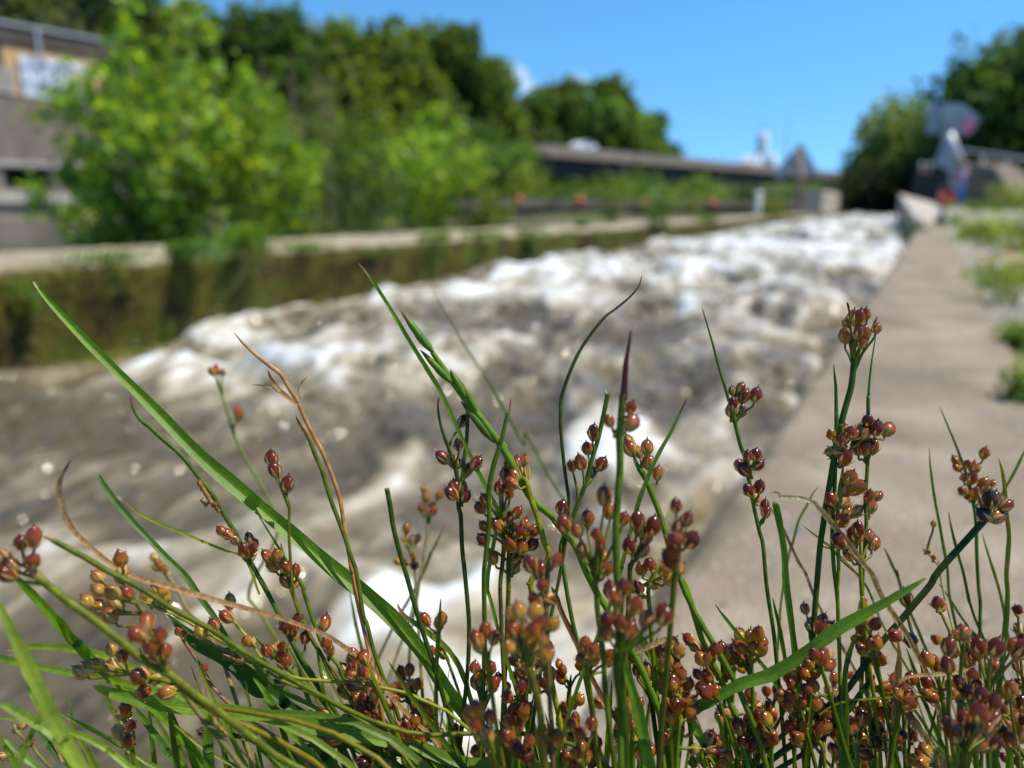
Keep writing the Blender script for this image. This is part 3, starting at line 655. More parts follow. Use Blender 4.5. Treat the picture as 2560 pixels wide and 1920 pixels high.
# --- weir wall with orange floats
A2 = atk(300, 206, 42); B2 = atk(800, 206, 58); rz2, L2 = frame(A2, B2)
ww_ = thing('weir_wall', (A2.x, A2.y, -0.62), 'low grey wall across the river carrying orange ball floats', 'wall', rz=rz2)
MB().box(0, L2, 0, .8, .8, 1.36, bev=.04).build('wall_top', 'quay', ww_)
MB().box(0, L2, .06, .75, -.6, .797).build('wet_base', 'dark', ww_)
FL = [(348, 186, 'partly hidden orange ball float behind the reeds left of the weir wall', .26), (519, 200.5, 'orange ball float near the round light green bush', .26), (580, 201, 'reddest of the ball floats, under the car on the bridge', .27),
      (644, 202.5, 'pale orange ball float beside the leafy wall plant', .26), (713, 204, 'orange ball float next to the white marker post', .27)]
M['float'] = noise_mat('orange_float_plastic', [(0.62, 0.10, 0.03), (0.8, 0.17, 0.05)], scale=3, rough=0.35, bump=0)
for px, py, lab, r in FL:
    s = t_on(px, A2, B2) if px > 400 else t_on(352, A2, B2); c = A2.lerp(B2, s / L2); dep = (Vector((c.x, c.y, CAM_H)) - CP).dot(_fw) - .7
    q = atk(px, py, dep)
    fl = thing('ball_float', q, lab, 'float', 'orange ball floats along the weir wall')
    MB().ball((0, 0, 0), r, nu=16, nv=12).build('ball', 'float', fl, True)
    MB().tube([(0, 0, r * .95), (0, 0, r * 1.25)], .05).tube([(0, .05, -r * .6), (0, .5, -r * .5)], .03).build('eye_bolt', 'rail', fl)

# --- road bridge with vehicles and lamp posts
PA, PB = atk(470, 148, 78), atk(960, 188, 236); zt = 6.2
rb, LB = frame(PA, PB)
br = thing('road_bridge', (PA.x, PA.y, 0), 'long dark girder road bridge crossing behind the river', 'bridge', rz=rb)
M['girder'] = noise_mat('dark_girder', [(0.02, 0.018, 0.018), (0.045, 0.04, 0.038)], scale=.6, rough=.8, bump=.1)  # dark brown steel, with the shade on the girder mixed into its colour
M['parapet'] = noise_mat('brown_parapet', [(0.2, 0.15, 0.12), (0.3, 0.235, 0.19)], scale=.5, rough=.9, bump=.2)
MB().box(-30, LB + 60, 0, 10, zt - 2.7, zt - .35).box(-30, LB + 60, -.5, 10.5, zt - .347, zt).build('deck', 'girder', br)
MB().box(-30, LB + 60, 10.1, 10.45, zt + .003, zt + 1.15).build('parapet', 'parapet', br)
MB().box(-30, LB + 60, -.85, -.503, zt - .5, zt + .72).build('parapet', 'parapet', br)
for s in (8, 38, 68, 98, 128, 158):
    MB().box(s, s + 1.6, 1, 9, -2, zt - 2.703, bev=.15).build('pier', 'girder', br)
ubr = Matrix.Rotation(rb, 4, 'Z')
def on_bridge(px, off, z=zt + .25):
    s = t_on(px, PA, PB); return PA.xy.to_3d() + ubr @ Vector((s, off, z))
def vehicle(name, loc, rz, prof, wid, body_col, wheels, label, glass, group=None):
    v_ = thing(name, loc, label, 'vehicle', group, rz)
    mb = MB(); mb.prism(prof, (1, 0, 0), (0, 0, 1), (0, -wid / 2, 0), (0, 1, 0), wid, body_col)
    me = mb.build('body', 'gloss', v_); bmo = bmesh.new(); bmo.from_mesh(me.data); bmesh.ops.bevel(bmo, geom=bmo.edges[:], offset=.06, segments=2, affect='EDGES'); bmo.to_mesh(me.data); bmo.free()
    ca = me.data.color_attributes['Col']; ca.data.foreach_set('color', np.tile(np.array([*body_col, 1], np.float32), len(me.data.vertices)))
    for poly in glass:
        for sd in (-1, 1):
            MB().prism(poly, (1, 0, 0), (0, 0, 1), (0, sd * (wid / 2 + .004), 0), (0, sd, 0), .01).build('side_window', 'glass', v_)
    for x in wheels:
        for sd in (-1, 1):
            ty = MB().tube([(x, sd * (wid / 2 - .2), .31), (x, sd * (wid / 2 + .02), .31)], .31, n=16).build('wheel', 'rubber', v_)
            MB().tube([(x, sd * (wid / 2 + .021), .31), (x, sd * (wid / 2 + .03), .31)], .18, n=12).build('rim', 'rail', ty)
    for sd in (-1, 1): MB().box(prof[0][0] - .03, prof[0][0] - .003, sd * wid * .36 - .15, sd * wid * .36 + .15, .62, .78).build('headlight', 'glass', v_)
    return v_
carp = [(-2.1, .35), (-2.15, .75), (-1.9, .92), (-1.1, 1.0), (-.45, 1.45), (.9, 1.5), (1.75, 1.15), (2.1, 1.05), (2.15, .4)]
vehicle('car', on_bridge(591, 1.6), rb, carp, 1.75, (.82, .83, .85), (-1.35, 1.3), 'silvery white car on the bridge in front of the wood', [[(-.95, 1.02), (-.4, 1.38), (.2, 1.42), (.2, 1.02)], [(.3, 1.02), (.3, 1.42), (.85, 1.43), (1.5, 1.12)]])
vanp = [(-2.6, .4), (-2.65, .95), (-2.3, 1.15), (-1.7, 1.25), (-1.1, 2.05), (-.8, 2.2), (2.6, 2.25), (2.65, .45)]
vehicle('van', on_bridge(757, 1.6), rb, vanp, 1.95, (.85, .86, .88), (-1.7, 1.75), 'white van on the bridge below the pale tower', [[(-1.6, 1.28), (-1.05, 2.0), (-.2, 2.05), (-.2, 1.28)]])
tw = thing('tower', atk(762, 206, 330) * 1.0, 'pale stepped tower standing beyond the bridge behind the van', 'tower'); tw.location.z = -1; tw.rotation_euler = (0, 0, YAW)
M['whitewall'] = noise_mat('white_cladding', [(0.72, 0.72, 0.7), (0.85, 0.85, 0.84)], scale=.3, rough=.6, bump=.05)
MB().tube([(-1.6, 0, 0), (-1.6, 0, 30), (-1.6, 0, 31)], [2.3, 2.3, 1.8], n=24).build('tower_shaft', 'whitewall', tw, True)
MB().tube([(2.5, -1, 0), (2.5, -1, 21), (2.5, -1, 22)], [2.2, 2.2, 1.6], n=24).build('lower_shaft', 'whitewall', tw, True)
MB().tube([(-1.6, 0, 31), (-1.6, 0, 35)], .35).build('mast', 'rail', tw)
def lamp(px, ytop, loc, label, arm=1.2):
    t_ = thing('lamp_post', loc, label, 'lamp post', 'lamp posts along the bridge')
    d = (Vector(loc) - CP).dot(_fw); h = (206 - ytop) / 777 * d + CAM_H - loc[2]
    MB().tube([(0, 0, 0), (0, 0, h * .5), (0, 0, h)], [.16, .12, .08], n=8).build('post', 'rail', t_, True)
    MB().tube(spline([(0, 0, h), (arm * .5, 0, h + .25), (arm, 0, h + .3)], 4), .05, n=6).box(arm - .1, arm + .5, -.12, .12, h + .22, h + .36).build('lamp_head', 'rail', t_)
lamp(615, 112, on_bridge(615, 9.6), 'pale lamp post on the bridge right of the car')
lamp(829, 113, on_bridge(829, 9.6), 'faint thin lamp post at the far right end of the bridge')
lamp(192, -30, atk(192, 206, 95) - Vector((0, 0, 1)), 'faint tall lamp post rising above the wood')

# --- concrete end block of the left wall, white post, grey metal signs
eb = atk(812, 206, 35)
e_ = slab('end_block', -5.5, XL + .02, 37.5, 44.5, 0.003, .98, 'palecon', 40, bev=.06, seed=12, amp=.01); tag(e_, 'raised pale concrete block at the far end of the channel wall', 'concrete block')
wp = thing('marker_post', atz(758 * 2.5, 212 * 2.5, 0.0), 'short white marker post beyond the channel wall', 'post')
wp.location = atk(758, 206, 29) - Vector((0, 0, .55))
MB().tube([(0, 0, 0), (0, 0, .35), (0, 0, .95)], [.16, .14, .1], (.7, .7, .7), n=10).build('post', 'paint', wp, True)
MB().ball((0, 0, 1.0), (.15, .15, .08), (.85, .85, .85)).build('cap', 'paint', wp, True)

def quad_sign(px, py, depth, polys, label, posts, extra=None):
    """angular sheet-metal sign: plates given by picture outline, set at their own distance"""
    base = atk(px, py, depth); t_ = thing('metal_sign', base, label, 'sign')
    k = depth / 777.0; hh = Vector((_fw.x, _fw.y, 0)).normalized()
    def on(x, y):
        d = atk(x, y, 1) - CP; p_ = CP + d * ((base - CP).dot(hh) / d.dot(hh)) - base; return (p_.dot(_rt), p_.z)
    for i, (poly, th, mat, off) in enumerate(polys):
        pl = [on(x, y) for x, y in poly]
        MB().prism(pl, _rt, (0, 0, 1), -Vector((_fw.x, _fw.y, 0)) * off, -Vector((_fw.x, _fw.y, 0)), th).build('plate', mat, t_)
    for a, b, r, mat in posts:
        MB().tube([_rt * on(x, y)[0] + Vector((0, 0, on(x, y)[1])) for x, y in (a, b)], r, n=8).build('post', mat, t_, True)
    if extra: extra(t_, k, on)
    return t_
M['panel'] = noise_mat('scratched_grey_panel', [(0.13, 0.155, 0.175), (0.3, 0.33, 0.36), (0.5, 0.53, 0.56)], scale=1.6, rough=.5, bump=.05, stretch=(3, 3, .8))
M['post_brown'] = noise_mat('rusty_post', [(0.2, 0.15, 0.11), (0.33, 0.25, 0.19)], scale=4, bump=.2)
def pink(t_, k, on):
    o_ = on(965, 126); c = _rt * o_[0] + Vector((0, 0, o_[1])) - Vector((_fw.x, _fw.y, 0)).normalized() * .16
    mb = MB(); pts = [(math.cos(a * math.pi / 10) * 6.5 * k, math.sin(a * math.pi / 10) * 7 * k) for a in range(20)]
    mb.prism(pts, _rt, (0, 0, 1), c, -Vector((_fw.x, _fw.y, 0)), .02, (.72, .2, .32)); mb.build('pink_disc', 'paint', t_)
    MB().box(-.75, .45, .1, 1.1, -.02, 1.02, (0, 0, 0), bev=.03).build('dark_housing', 'dark', t_).location = _rt * ((938 - 957) * k)
quad_sign(957, 208, 22.5, [([(926, 106), (938, 105), (946, 133), (926, 134)], .04, 'panel', 0.02), ([(938, 103.5), (961, 104), (980, 119), (966, 136), (950, 135), (946, 133)], .04, 'panel', .05),
    ([(944, 138), (952, 142), (962, 186), (953, 190), (946, 168), (933, 166)], .05, 'metal', 0.0)], 'angular grey metal sign with a pink disc on a leaning pole', [((947, 134), (962, 172), .16, 'rail')], pink)
def noex(t_, k, on): pass
quad_sign(800, 206, 33, [([(800, 142), (807, 152), (817, 172), (812, 178), (803, 166), (800, 168), (797, 166), (780, 179), (772, 174), (792, 152)], .06, 'panel', 0.02)], 'arrow shaped grey metal sign on a brown post at the end block', [((799, 150), (800, 210), .14, 'post_brown')], noex)
for px, lab in ((915, 'paler of the two short poles beside the dark housing'), (922.5, 'second short pole, closest to the dark housing of the metal sign')):
    q = atk(px, 206, 24); po = thing('pole', (q.x, q.y, .27), lab, 'pole', 'short poles by the sluice')
    MB().tube([(0, 0, 0), (.02, 0, .7), (.05, 0, 1.25)], [.07, .06, .055], n=8).build('post', 'post_brown', po, True); MB().ball((.05, 0, 1.27), .075).build('cap', 'rail', po, True)

# --- raised wedge of concrete at the end of the path, dark gate, brick ramp wall, handrail
P0 = atk(899, 195, 19); P1 = atk(942, 212, 18)
wg = MB(); zb = -.9
top = [atk(899, 193.5, 20.0), atk(934, 203, 20.6), atk(946, 211, 17.6), atk(927, 226, 14.6), atk(921, 227, 14.6)]
wg.add([p_[:] for p_ in top] + [(p_.x, p_.y, zb) for p_ in top], [(0, 1, 2, 3, 4)[::-1], (5, 6, 7, 8, 9)] + [(i, (i + 1) % 5, 5 + (i + 1) % 5, 5 + i) for i in range(5)])
tag(wg.build('concrete_ramp', 'palecon'), 'wedge of pale concrete rising from the end of the path', 'concrete ramp')
M['rampwall'] = noise_mat('brown_ramp_wall', [(0.16, 0.13, 0.105), (0.24, 0.2, 0.165)], scale=2, bump=.4, bscale=12, rough=.95)
ra, rb_ = atk(962, 206, 25), atk(1016, 206, 21)
rz3, L3 = frame(ra, rb_); rwl = thing('ramp_wall', (ra.x, ra.y, .1), 'brown sloping wall behind the child, below the handrail', 'wall', rz=rz3)
MB().prism([(-.1, 0), (L3, 0), (L3, .35), (L3 * .55, 1.35), (-.1, 1.55)], (1, 0, 0), (0, 0, 1), (0, 0, 0), (0, 1, 0), .6).build('wall_body', 'rampwall', rwl)
ha, hb = atk(962, 150, 27), atk(1060, 164, 23)
hr = thing('handrail', (ha.x, ha.y, ha.z - 1.1), 'grey metal handrail along the top of the right bank', 'handrail')
d_ = hb - ha
for off, nm in ((0, 'top_rail'), (-.45, 'mid_rail')):
    MB().tube([Vector((0, 0, 1.1 + off)), d_ + Vector((0, 0, 1.1 + off))], .045, n=6).build(nm, 'rail', hr, True)
for k in range(5):
    q = d_ * (k / 4); MB().tube([q + Vector((0, 0, -.9)), q + Vector((0, 0, 1.1))], .04, n=6).build('post', 'rail', hr, True)
bk = atk(946, 210, 19.5)
bu = thing('bucket', (bk.x, bk.y, .285), "red bucket standing at the child's feet", 'bucket')
cyl = MB(); pr_ = [(.15, 0), (.16, .02), (.2, .36), (.215, .38), (.195, .38), (.15, .04)]; nb = 20
vv = [(a * math.cos(2 * math.pi * i / nb), a * math.sin(2 * math.pi * i / nb), z) for a, z in pr_ for i in range(nb)]
ff = [(j * nb + i, j * nb + (i + 1) % nb, (j + 1) * nb + (i + 1) % nb, (j + 1) * nb + i) for j in range(5) for i in range(nb)] + [tuple(range(nb))[::-1], tuple(range(5 * nb, 6 * nb))]
cyl.add(vv, ff, (.62, .03, .04)); cyl.build('body', 'gloss', bu, True)
MB().tube(spline([(-.2, 0, .36), (-.14, 0, .52), (0, 0, .58), (.14, 0, .52), (.2, 0, .36)], 4), .009, n=6).build('handle', 'rail', bu, True)

# --- child in purple top and blue trousers, back to us, one arm raised to the pole
def skin_mesh(name, verts, edges, mat, parent, root=0, sub=2):
    me = bpy.data.meshes.new(name); me.from_pydata([v[:3] for v in verts], edges, []); me.update()
    o = bpy.data.objects.new(name, me); COL.objects.link(o); o.parent = parent
    sk = o.modifiers.new('skin', 'SKIN'); sk.use_smooth_shade = True
    ly = me.skin_vertices[0].data if me.skin_vertices else None
    if ly is None:
        bmx = bmesh.new(); bmx.from_mesh(me); bmx.verts.layers.skin.verify(); bmx.to_mesh(me); bmx.free(); ly = me.skin_vertices[0].data
    for i, v in enumerate(verts):
        r = v[3]; ly[i].radius = (r, r) if not hasattr(r, '__len__') else r
        ly[i].use_root = (i == root)
    s = o.modifiers.new('sub', 'SUBSURF'); s.levels = sub; s.render_levels = sub
    me.materials.append(mat if not isinstance(mat, str) else M[mat]); return o
qc = atk(957, 208, 21.0)
ch = thing('person', (qc.x, qc.y, .285), 'child in purple top and blue trousers, back turned, arm raised to the pole', 'person', rz=YAW + R(12))
V = [(0, 0, .60, .09), (0, .005, .72, .085), (0, .01, .86, .10), (0, 0, .95, .05), (0, .01, 1.02, .07), (0, .012, 1.09, .085), (0, .01, 1.16, .062),  # 0-6 pelvis..crown
     (.07, 0, .55, .07), (.085, .015, .32, .05), (.085, -.02, .07, .032), (.09, .09, .02, .022),          # 7-10 right leg
     (-.07, 0, .55, .07), (-.08, .02, .32, .05), (-.085, -.02, .07, .032), (-.09, .09, .02, .022),       # 11-14 left leg
     (.125, 0, .88, .042), (.21, .05, 1.0, .033), (.20, .12, 1.17, .025), (.2, .14, 1.23, .018),           # 15-18 right arm raised
     (-.125, 0, .88, .042), (-.17, .02, .72, .033), (-.17, .09, .58, .025), (-.17, .11, .53, .018),        # 19-22 left arm
     (0, .1, 1.075, .014)]                                                                                # nose
E = [(0, 1), (1, 2), (2, 3), (3, 4), (4, 5), (5, 6), (0, 7), (7, 8), (8, 9), (9, 10), (0, 11), (11, 12), (12, 13), (13, 14), (2, 15), (15, 16), (16, 17), (17, 18), (2, 19), (19, 20), (20, 21), (21, 22), (5, 23)]
for hnd, c, up in ((18, Vector((.2, .14, 1.23)), 1), (22, Vector((-.17, .11, .53)), -1)):
    for k, (dx, ln) in enumerate(((-.018, .036), (-.006, .042), (.006, .045), (.017, .038))):
        a = len(V); V += [(c.x + dx, c.y + .012, c.z + up * .024, .0058), (c.x + dx, c.y + .026, c.z + up * (.024 + ln * .6), .005), (c.x + dx, c.y + .034, c.z + up * (.02 + ln), .0042)]
        E += [(hnd, a), (a, a + 1), (a + 1, a + 2)]
    a = len(V); s = -1 if hnd == 18 else 1
    V += [(c.x + s * .024, c.y + .014, c.z + up * .004, .0062), (c.x + s * .032, c.y + .03, c.z + up * .022, .005)]; E += [(hnd, a), (a, a + 1)]
skin_mesh('body', V, E, 'skin', ch)
M['purple'] = noise_mat('purple_cloth', [(0.2, 0.13, 0.32), (0.36, 0.26, 0.52)], scale=9, bump=.3, rough=.9)
M['blue'] = noise_mat('blue_cloth', [(0.012, 0.16, 0.55), (0.03, 0.26, 0.78)], scale=9, bump=.3, rough=.85)
M['hair'] = noise_mat('brown_hair', [(0.05, 0.028, 0.015), (0.11, 0.06, 0.03)], scale=30, bump=.5, rough=.6)
skin_mesh('top', [(0, 0, .57, .115), (0, .005, .72, .105), (0, .01, .87, .115), (0, .003, .92, .07), (.13, .005, .885, .056), (.175, .03, .945, .05), (-.13, .005, .885, .056), (-.155, .012, .79, .05)], [(0, 1), (1, 2), (2, 3), (2, 4), (4, 5), (2, 6), (6, 7)], 'purple', ch)
skin_mesh('trousers', [(0, 0, .6, .112), (.075, 0, .52, .086), (.086, .013, .32, .066), (.086, -.012, .12, .052), (-.075, 0, .52, .086), (-.082, .017, .32, .066), (-.086, -.012, .12, .052)], [(0, 1), (1, 2), (2, 3), (0, 4), (4, 5), (5, 6)], 'blue', ch)
skin_mesh('hair', [(0, -.012, 1.06, .082), (0, -.006, 1.12, .094), (0, .006, 1.165, .07)], [(0, 1), (1, 2)], 'hair', ch)
for sx_ in (-1, 1):
    MB().ball((sx_ * .03, .092, 1.10), .011, (.05, .04, .03)).build('eye', 'paint', ch, True)
    MB().ball((sx_ * .087, .01, 1.085), (.012, .02, .028)).build('ear', 'skin', ch, True)
    MB().box(sx_ * .088 - .03, sx_ * .088 + .03, -.05, .12, 0, .06, (.08, .08, .1), bev=.015).build('shoe', 'paint', ch)

# --- the wood on the far bank, trees of the right bank
GW = 'trees of the wood on the far bank'
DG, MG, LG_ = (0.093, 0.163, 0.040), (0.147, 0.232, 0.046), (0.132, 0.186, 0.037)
TR = [(2, -70, 55, 150, 'broad', (0.132, 0.163, 0.070), 'greyish tree above the hut roof at the left edge'), (78, -40, 62, 95, 'tall', (0.124, 0.163, 0.070), 'greyish green tall tree behind the hut, second from the left edge'), (150, -22, 64, 100, 'broad', (0.109, 0.155, 0.056), 'tree behind the upper twigs of the big shrub'),
      (205, 20, 72, 66, 'tall', DG, 'narrow dark tree just right of the faint tall lamp post'), (250, 27, 74, 72, 'tall', (0.078, 0.132, 0.034), 'dark tree behind the pale grass plumes, lower than its left neighbour'), (295, 26, 76, 66, 'tall', DG, 'dark pointed tree right of the grass plumes'), (338, 40, 78, 66, 'tall', (0.155, 0.202, 0.054), 'olive tree between the grass plumes and the light green tree'),
      (388, 46, 68, 112, 'broad', (0.115, 0.172, 0.034), 'sunlit light green tree, widest of the wood'), (452, 40, 76, 92, 'broad', (0.093, 0.155, 0.037), 'tallest dark tree in the middle of the wood'), (492, 68, 78, 66, 'broad', (0.109, 0.163, 0.040), 'dark tree on the right shoulder of the tallest one'),
      (530, 104, 100, 60, 'broad', DG, 'small dark tree in the dip under the first cloud'), (562, 92, 104, 62, 'tall', (0.093, 0.155, 0.040), 'dark tree behind the car on the bridge'), (603, 90, 106, 66, 'broad', (0.093, 0.155, 0.040), 'rounded dark tree behind the lamp post on the bridge'), (640, 122, 116, 56, 'broad', DG, 'lower dark tree right of the lamp post'), (664, 146, 124, 36, 'broad', (0.059, 0.093, 0.031), 'last and lowest tree at the right end of the wood')]
for i, (px, ty, d, wpx, kd, c, lab) in enumerate(TR):
    q = atk(px, 206, d); H = (206 - ty) / 777 * d + .32 + 1.0
    tree((q.x, q.y, -1.0), H, wpx * d / 777 * 1.15, lab, c, 100 + i, GW, kd, lobes=22, dens=62, leaf=.8 if d < 80 else 1.0)
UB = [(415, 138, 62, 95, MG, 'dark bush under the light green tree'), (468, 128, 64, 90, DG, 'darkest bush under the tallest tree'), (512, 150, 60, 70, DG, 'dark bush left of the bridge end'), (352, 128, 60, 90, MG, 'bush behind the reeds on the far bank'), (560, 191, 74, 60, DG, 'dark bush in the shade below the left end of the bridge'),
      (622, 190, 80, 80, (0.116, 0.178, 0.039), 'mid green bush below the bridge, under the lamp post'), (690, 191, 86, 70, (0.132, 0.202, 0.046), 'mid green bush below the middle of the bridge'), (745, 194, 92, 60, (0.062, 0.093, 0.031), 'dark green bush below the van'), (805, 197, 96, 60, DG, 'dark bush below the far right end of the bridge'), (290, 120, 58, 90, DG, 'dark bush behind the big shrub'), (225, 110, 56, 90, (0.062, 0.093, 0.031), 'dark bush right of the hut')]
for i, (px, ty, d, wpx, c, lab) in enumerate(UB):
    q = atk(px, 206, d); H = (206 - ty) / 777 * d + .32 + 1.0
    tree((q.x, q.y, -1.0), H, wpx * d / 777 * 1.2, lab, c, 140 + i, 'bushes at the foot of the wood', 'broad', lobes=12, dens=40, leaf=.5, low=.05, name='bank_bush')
q = atk(524, 206, 50); tree((q.x, q.y, -.7), 50 * 43 / 777 + .9, 3.4, 'small round light green bush in front of the bridge end', (0.202, 0.248, 0.046), 171, None, 'broad', lobes=12, dens=60, leaf=.28, low=.05, name='round_bush')
q = atk(1026, 206, 41); tree((q.x, q.y, .6), 41 * 150 / 777 - .3, 41 * 185 / 777, 'big dark broadleaf tree on the right bank behind the metal sign', (0.065, 0.121, 0.031), 181, 'trees of the right bank', 'broad', lobes=30, dens=90, leaf=.5)
q = atk(1085, 206, 38); tree((q.x, q.y, .6), 38 * 118 / 777, 38 * 120 / 777, 'dark tree cut by the right edge of the picture', (0.070, 0.124, 0.031), 182, 'trees of the right bank', 'broad', lobes=20, dens=80, leaf=.5)
q = atk(893, 206, 50); tree((q.x, q.y, -.3), 50 * 93 / 777 + .6, 50 * 108 / 777, 'soft greyish green willow left of the big dark tree', (0.171, 0.232, 0.085), 183, 'trees of the right bank', 'broad', lobes=22, dens=90, leaf=.42)
q = atk(948, 206, 46); tree((q.x, q.y, -.3), 46 * 86 / 777 + .6, 46 * 66 / 777, 'dark tree between the willow and the big dark tree', (0.053, 0.090, 0.028), 184, 'trees of the right bank', 'broad', lobes=18, dens=90, leaf=.45)
for i, (px, ty, d, wpx, lab) in enumerate(((868, 165, 47, 66, 'bush coloured dark as tree shade, closing the view at the top of the channel'), (905, 158, 45, 66, 'dark bush directly behind the short poles'), (886, 180, 46.5, 50, 'low bush coloured dark as shade at the water end'), (990, 160, 33, 70, 'dark bush behind the handrail'), (842, 178, 50, 40, 'small dark bush at the end of the bridge'))):
    q = atk(px, 206, d); tree((q.x, q.y, -.4), (206 - ty) / 777 * d + .75, wpx * d / 777 * 1.2, lab, (0.019, 0.034, 0.014), 190 + i, 'bushes of the right bank', 'broad', lobes=12, dens=60, leaf=.35, low=.0, name='bank_bush')  # near-black leaf colour stands in for the deep tree shade

# --- leafy shrubs, reeds and flowers behind the channel wall
LGc = (0.21, 0.33, 0.04)
q = atk(170, 206, 7.7); shrub((q.x, q.y, -.5), 2.75, 2.2, 'big light green leafy shrub behind the channel wall, reaching the sky', 'shrub', LGc, 201, n_stem=22, n_leaf=3700, leaf=.108, bottom=.06)
q = atk(140, 206, 7.5); shrub((q.x, q.y, -.5), 3.05, .95, 'slender young shoots rising above the big shrub into the sky', 'shrub', LGc, 208, n_stem=7, n_leaf=800, leaf=.085, bottom=.35)
q = atk(100, 206, 7.4); shrub((q.x, q.y, -.5), 1.6, 1.35, 'lower leafy shrub on the left flank of the big one', 'shrub', LGc, 205, n_stem=11, n_leaf=1900, leaf=.09, bottom=.05)
q = atk(262, 206, 8.2); shrub((q.x, q.y, -.5), 2.1, 1.6, 'leafy shrub on the right flank of the big one, below the grass plumes', 'shrub', (.18, .29, .035), 202, n_stem=16, n_leaf=3400, leaf=.09, bottom=.05)
q = atk(425, 206, 11.6); shrub((q.x, q.y, -.5), 2.25, 2.1, 'loose light green shrub in front of the dark wood', 'shrub', LGc, 203, n_stem=16, n_leaf=2500, leaf=.115, lean=(.05, 0), bottom=.05)
q = atk(478, 206, 12.2); shrub((q.x, q.y, -.5), 1.5, 1.1, 'small yellowish shrub at the right end of the loose shrub', 'shrub', (.15, .21, .03), 204, n_stem=9, n_leaf=900, leaf=.10)
q = atk(352, 206, 10.2); shrub((q.x, q.y, -.5), 1.9, 1.5, 'willowy shrub with narrow leaves behind the reeds', 'shrub', (.09, .15, .04), 206, n_stem=14, n_leaf=2400, leaf=.13, ratio=.28)
def reeds(px, d, n_, H, sp, label, seed, col, heads=0, hcol=(.46, .36, .24)):
    q = atk(px, 206, d); t_ = thing('reed_clump', (q.x, q.y, -.45), label, 'reeds', 'reeds behind the channel wall')
    blades_geo(n_, H, sp, seed, col, w=.022, droop=.35, base_r=.22, seg=6).build('blades', 'leaf', t_)
    r_ = random.Random(seed)
    for k in range(heads):                                       # tall flowering stem with a plume
        b = Vector((r_.uniform(-.75, .55), r_.uniform(-.5, .5), 0)); h = H * r_.uniform(1.15, 1.62); tp = b + Vector((r_.uniform(-.18, .18), r_.uniform(-.1, .1), h))
        pts = spline([b, b.lerp(tp, .5) + Vector((.02, 0, 0)), tp], 5); mb = MB().tube(pts, [.006 - .0004 * i for i in range(len(pts))], (.2, .2, .09), n=5)
        for s in range(46):
            u = s / 46; c = pts[-1].lerp(pts[-5], u * 1.05); an = s * 2.4; e = c + Vector((math.cos(an), math.sin(an), .9)) * (.012 + .022 * math.sin(math.pi * min(1, u + .15)))
            mb.tube([c, c.lerp(e, .6), e], [.0015, .005, .0015], tuple(x * r_.uniform(.7, 1.3) for x in hcol), n=4, cap=False)
        mb.build('seed_head', 'dry', t_)
reeds(300, 8.8, 130, 1.5, .45, 'tall reed clump carrying pale grass plumes against the sky', 301, (.10, .15, .05), 15)
reeds(372, 9.6, 120, 1.2, .5, 'greyish reed clump without plumes beside the loose shrub', 302, (.10, .16, .065))
reeds(225, 7.2, 90, 1.0, .5, 'dark low reeds at the foot of the big shrub', 303, (.05, .10, .03))
reeds(440, 10.6, 90, .9, .5, 'low reeds at the foot of the loose shrub', 304, (.09, .15, .04))
def flowers(px, py, d, label, seed, n_=16):
    q = atk(px, py, d); r_ = random.Random(seed); t_ = thing('flower_plant', (q.x, q.y, -.42), label, 'flowers', 'white flowers behind the channel wall'); hgt = q.z + .42
    mb, fl = MB(), MB()
    for k in range(n_):
        e = Vector((r_.gauss(0, .16), r_.gauss(0, .1), hgt + r_.gauss(0, .05))); mb.tube(spline([(0, 0, 0), (e.x * .4, e.y * .4, hgt * .5), e], 4), .003, (.1, .16, .04), n=4)
        for s in range(5): fl.ball(e + Vector((math.cos(s * 1.26) * .014, math.sin(s * 1.26) * .014, 0)), (.012, .012, .007), (.8, .8, .76), 6, 4)
    mb.build('stems', 'leaf', t_); fl.build('blossoms', 'leaf', t_)
flowers(318, 224, 9.0, 'small white flowers above the wall below the reeds', 311, 9); flowers(387, 225, 10.2, 'wider patch of white flowers below the loose shrub', 312, 18)

# --- plants growing on the walls and along the path
GT = (.13, .22, .03)
def wallp(px, X=XL): 
    p_ = atX(px, 220, X); return (p_.x + .02, p_.y, -.01)
def roots(t_):
    r_ = random.Random(5); mb = MB()
    for k in range(26):
        s = Vector((.02, r_.uniform(-.15, .15), .02)); e = Vector((r_.uniform(.12, .3), r_.uniform(-.6, .25), r_.uniform(-.5, -.2)))
        mb.tube(spline([s, (s.x + .12, s.y * .9, .02), (e.x, (s.y + e.y) / 2, e.z * .45), e], 4), [.0035 - .0002 * i for i in range(13)], tuple(x * r_.uniform(.6, 1.2) for x in (.22, .17, .07)), n=4)
    mb.build('hanging_roots', 'dry', t_)
b = wallp(237); tuft(b, 150, .55, 'green grass tuft on the wall edge with brown roots hanging down', 'grass tuft', GT, 401, spread=.5, lean=(.3, -.05), w=.014, droop=1.0, base_r=.09, extra=roots)
b = wallp(182); tuft(b, 170, .55, 'bright green tuft drooping over the wall edge left of the rooted one', 'grass tuft', (.10, .2, .03), 402, spread=.45, lean=(.55, 0), droop=1.75, w=.014)
for i_, (px_, hh_, lb_) in enumerate(((96, .30, 'hanging grass tuft on the wall left of the drooping one'), (300, .22, 'small drooping tuft on the wall edge right of the rooted one'), (432, .30, 'drooping tuft on the wall edge below the loose shrub'), (480, .26, 'yellowish drooping tuft on the wall under the small yellowish shrub'), (705, .5, 'drooping tuft on the far wall edge below the white post'))):
    b = wallp(px_); tuft(b, 80, hh_, lb_, 'grass tuft', (.13, .22, .03), 430 + i_, spread=.6, lean=(.5, 0), droop=1.5, w=.013 + .004 * i_, base_r=.1)
b = wallp(12); shrub((b[0] + .03, b[1], -.28), .22, .2, 'small leafy weed on the mossy wall face at the left edge', 'weed', GT, 403, 6, 90, .035, 'leafy_weed')
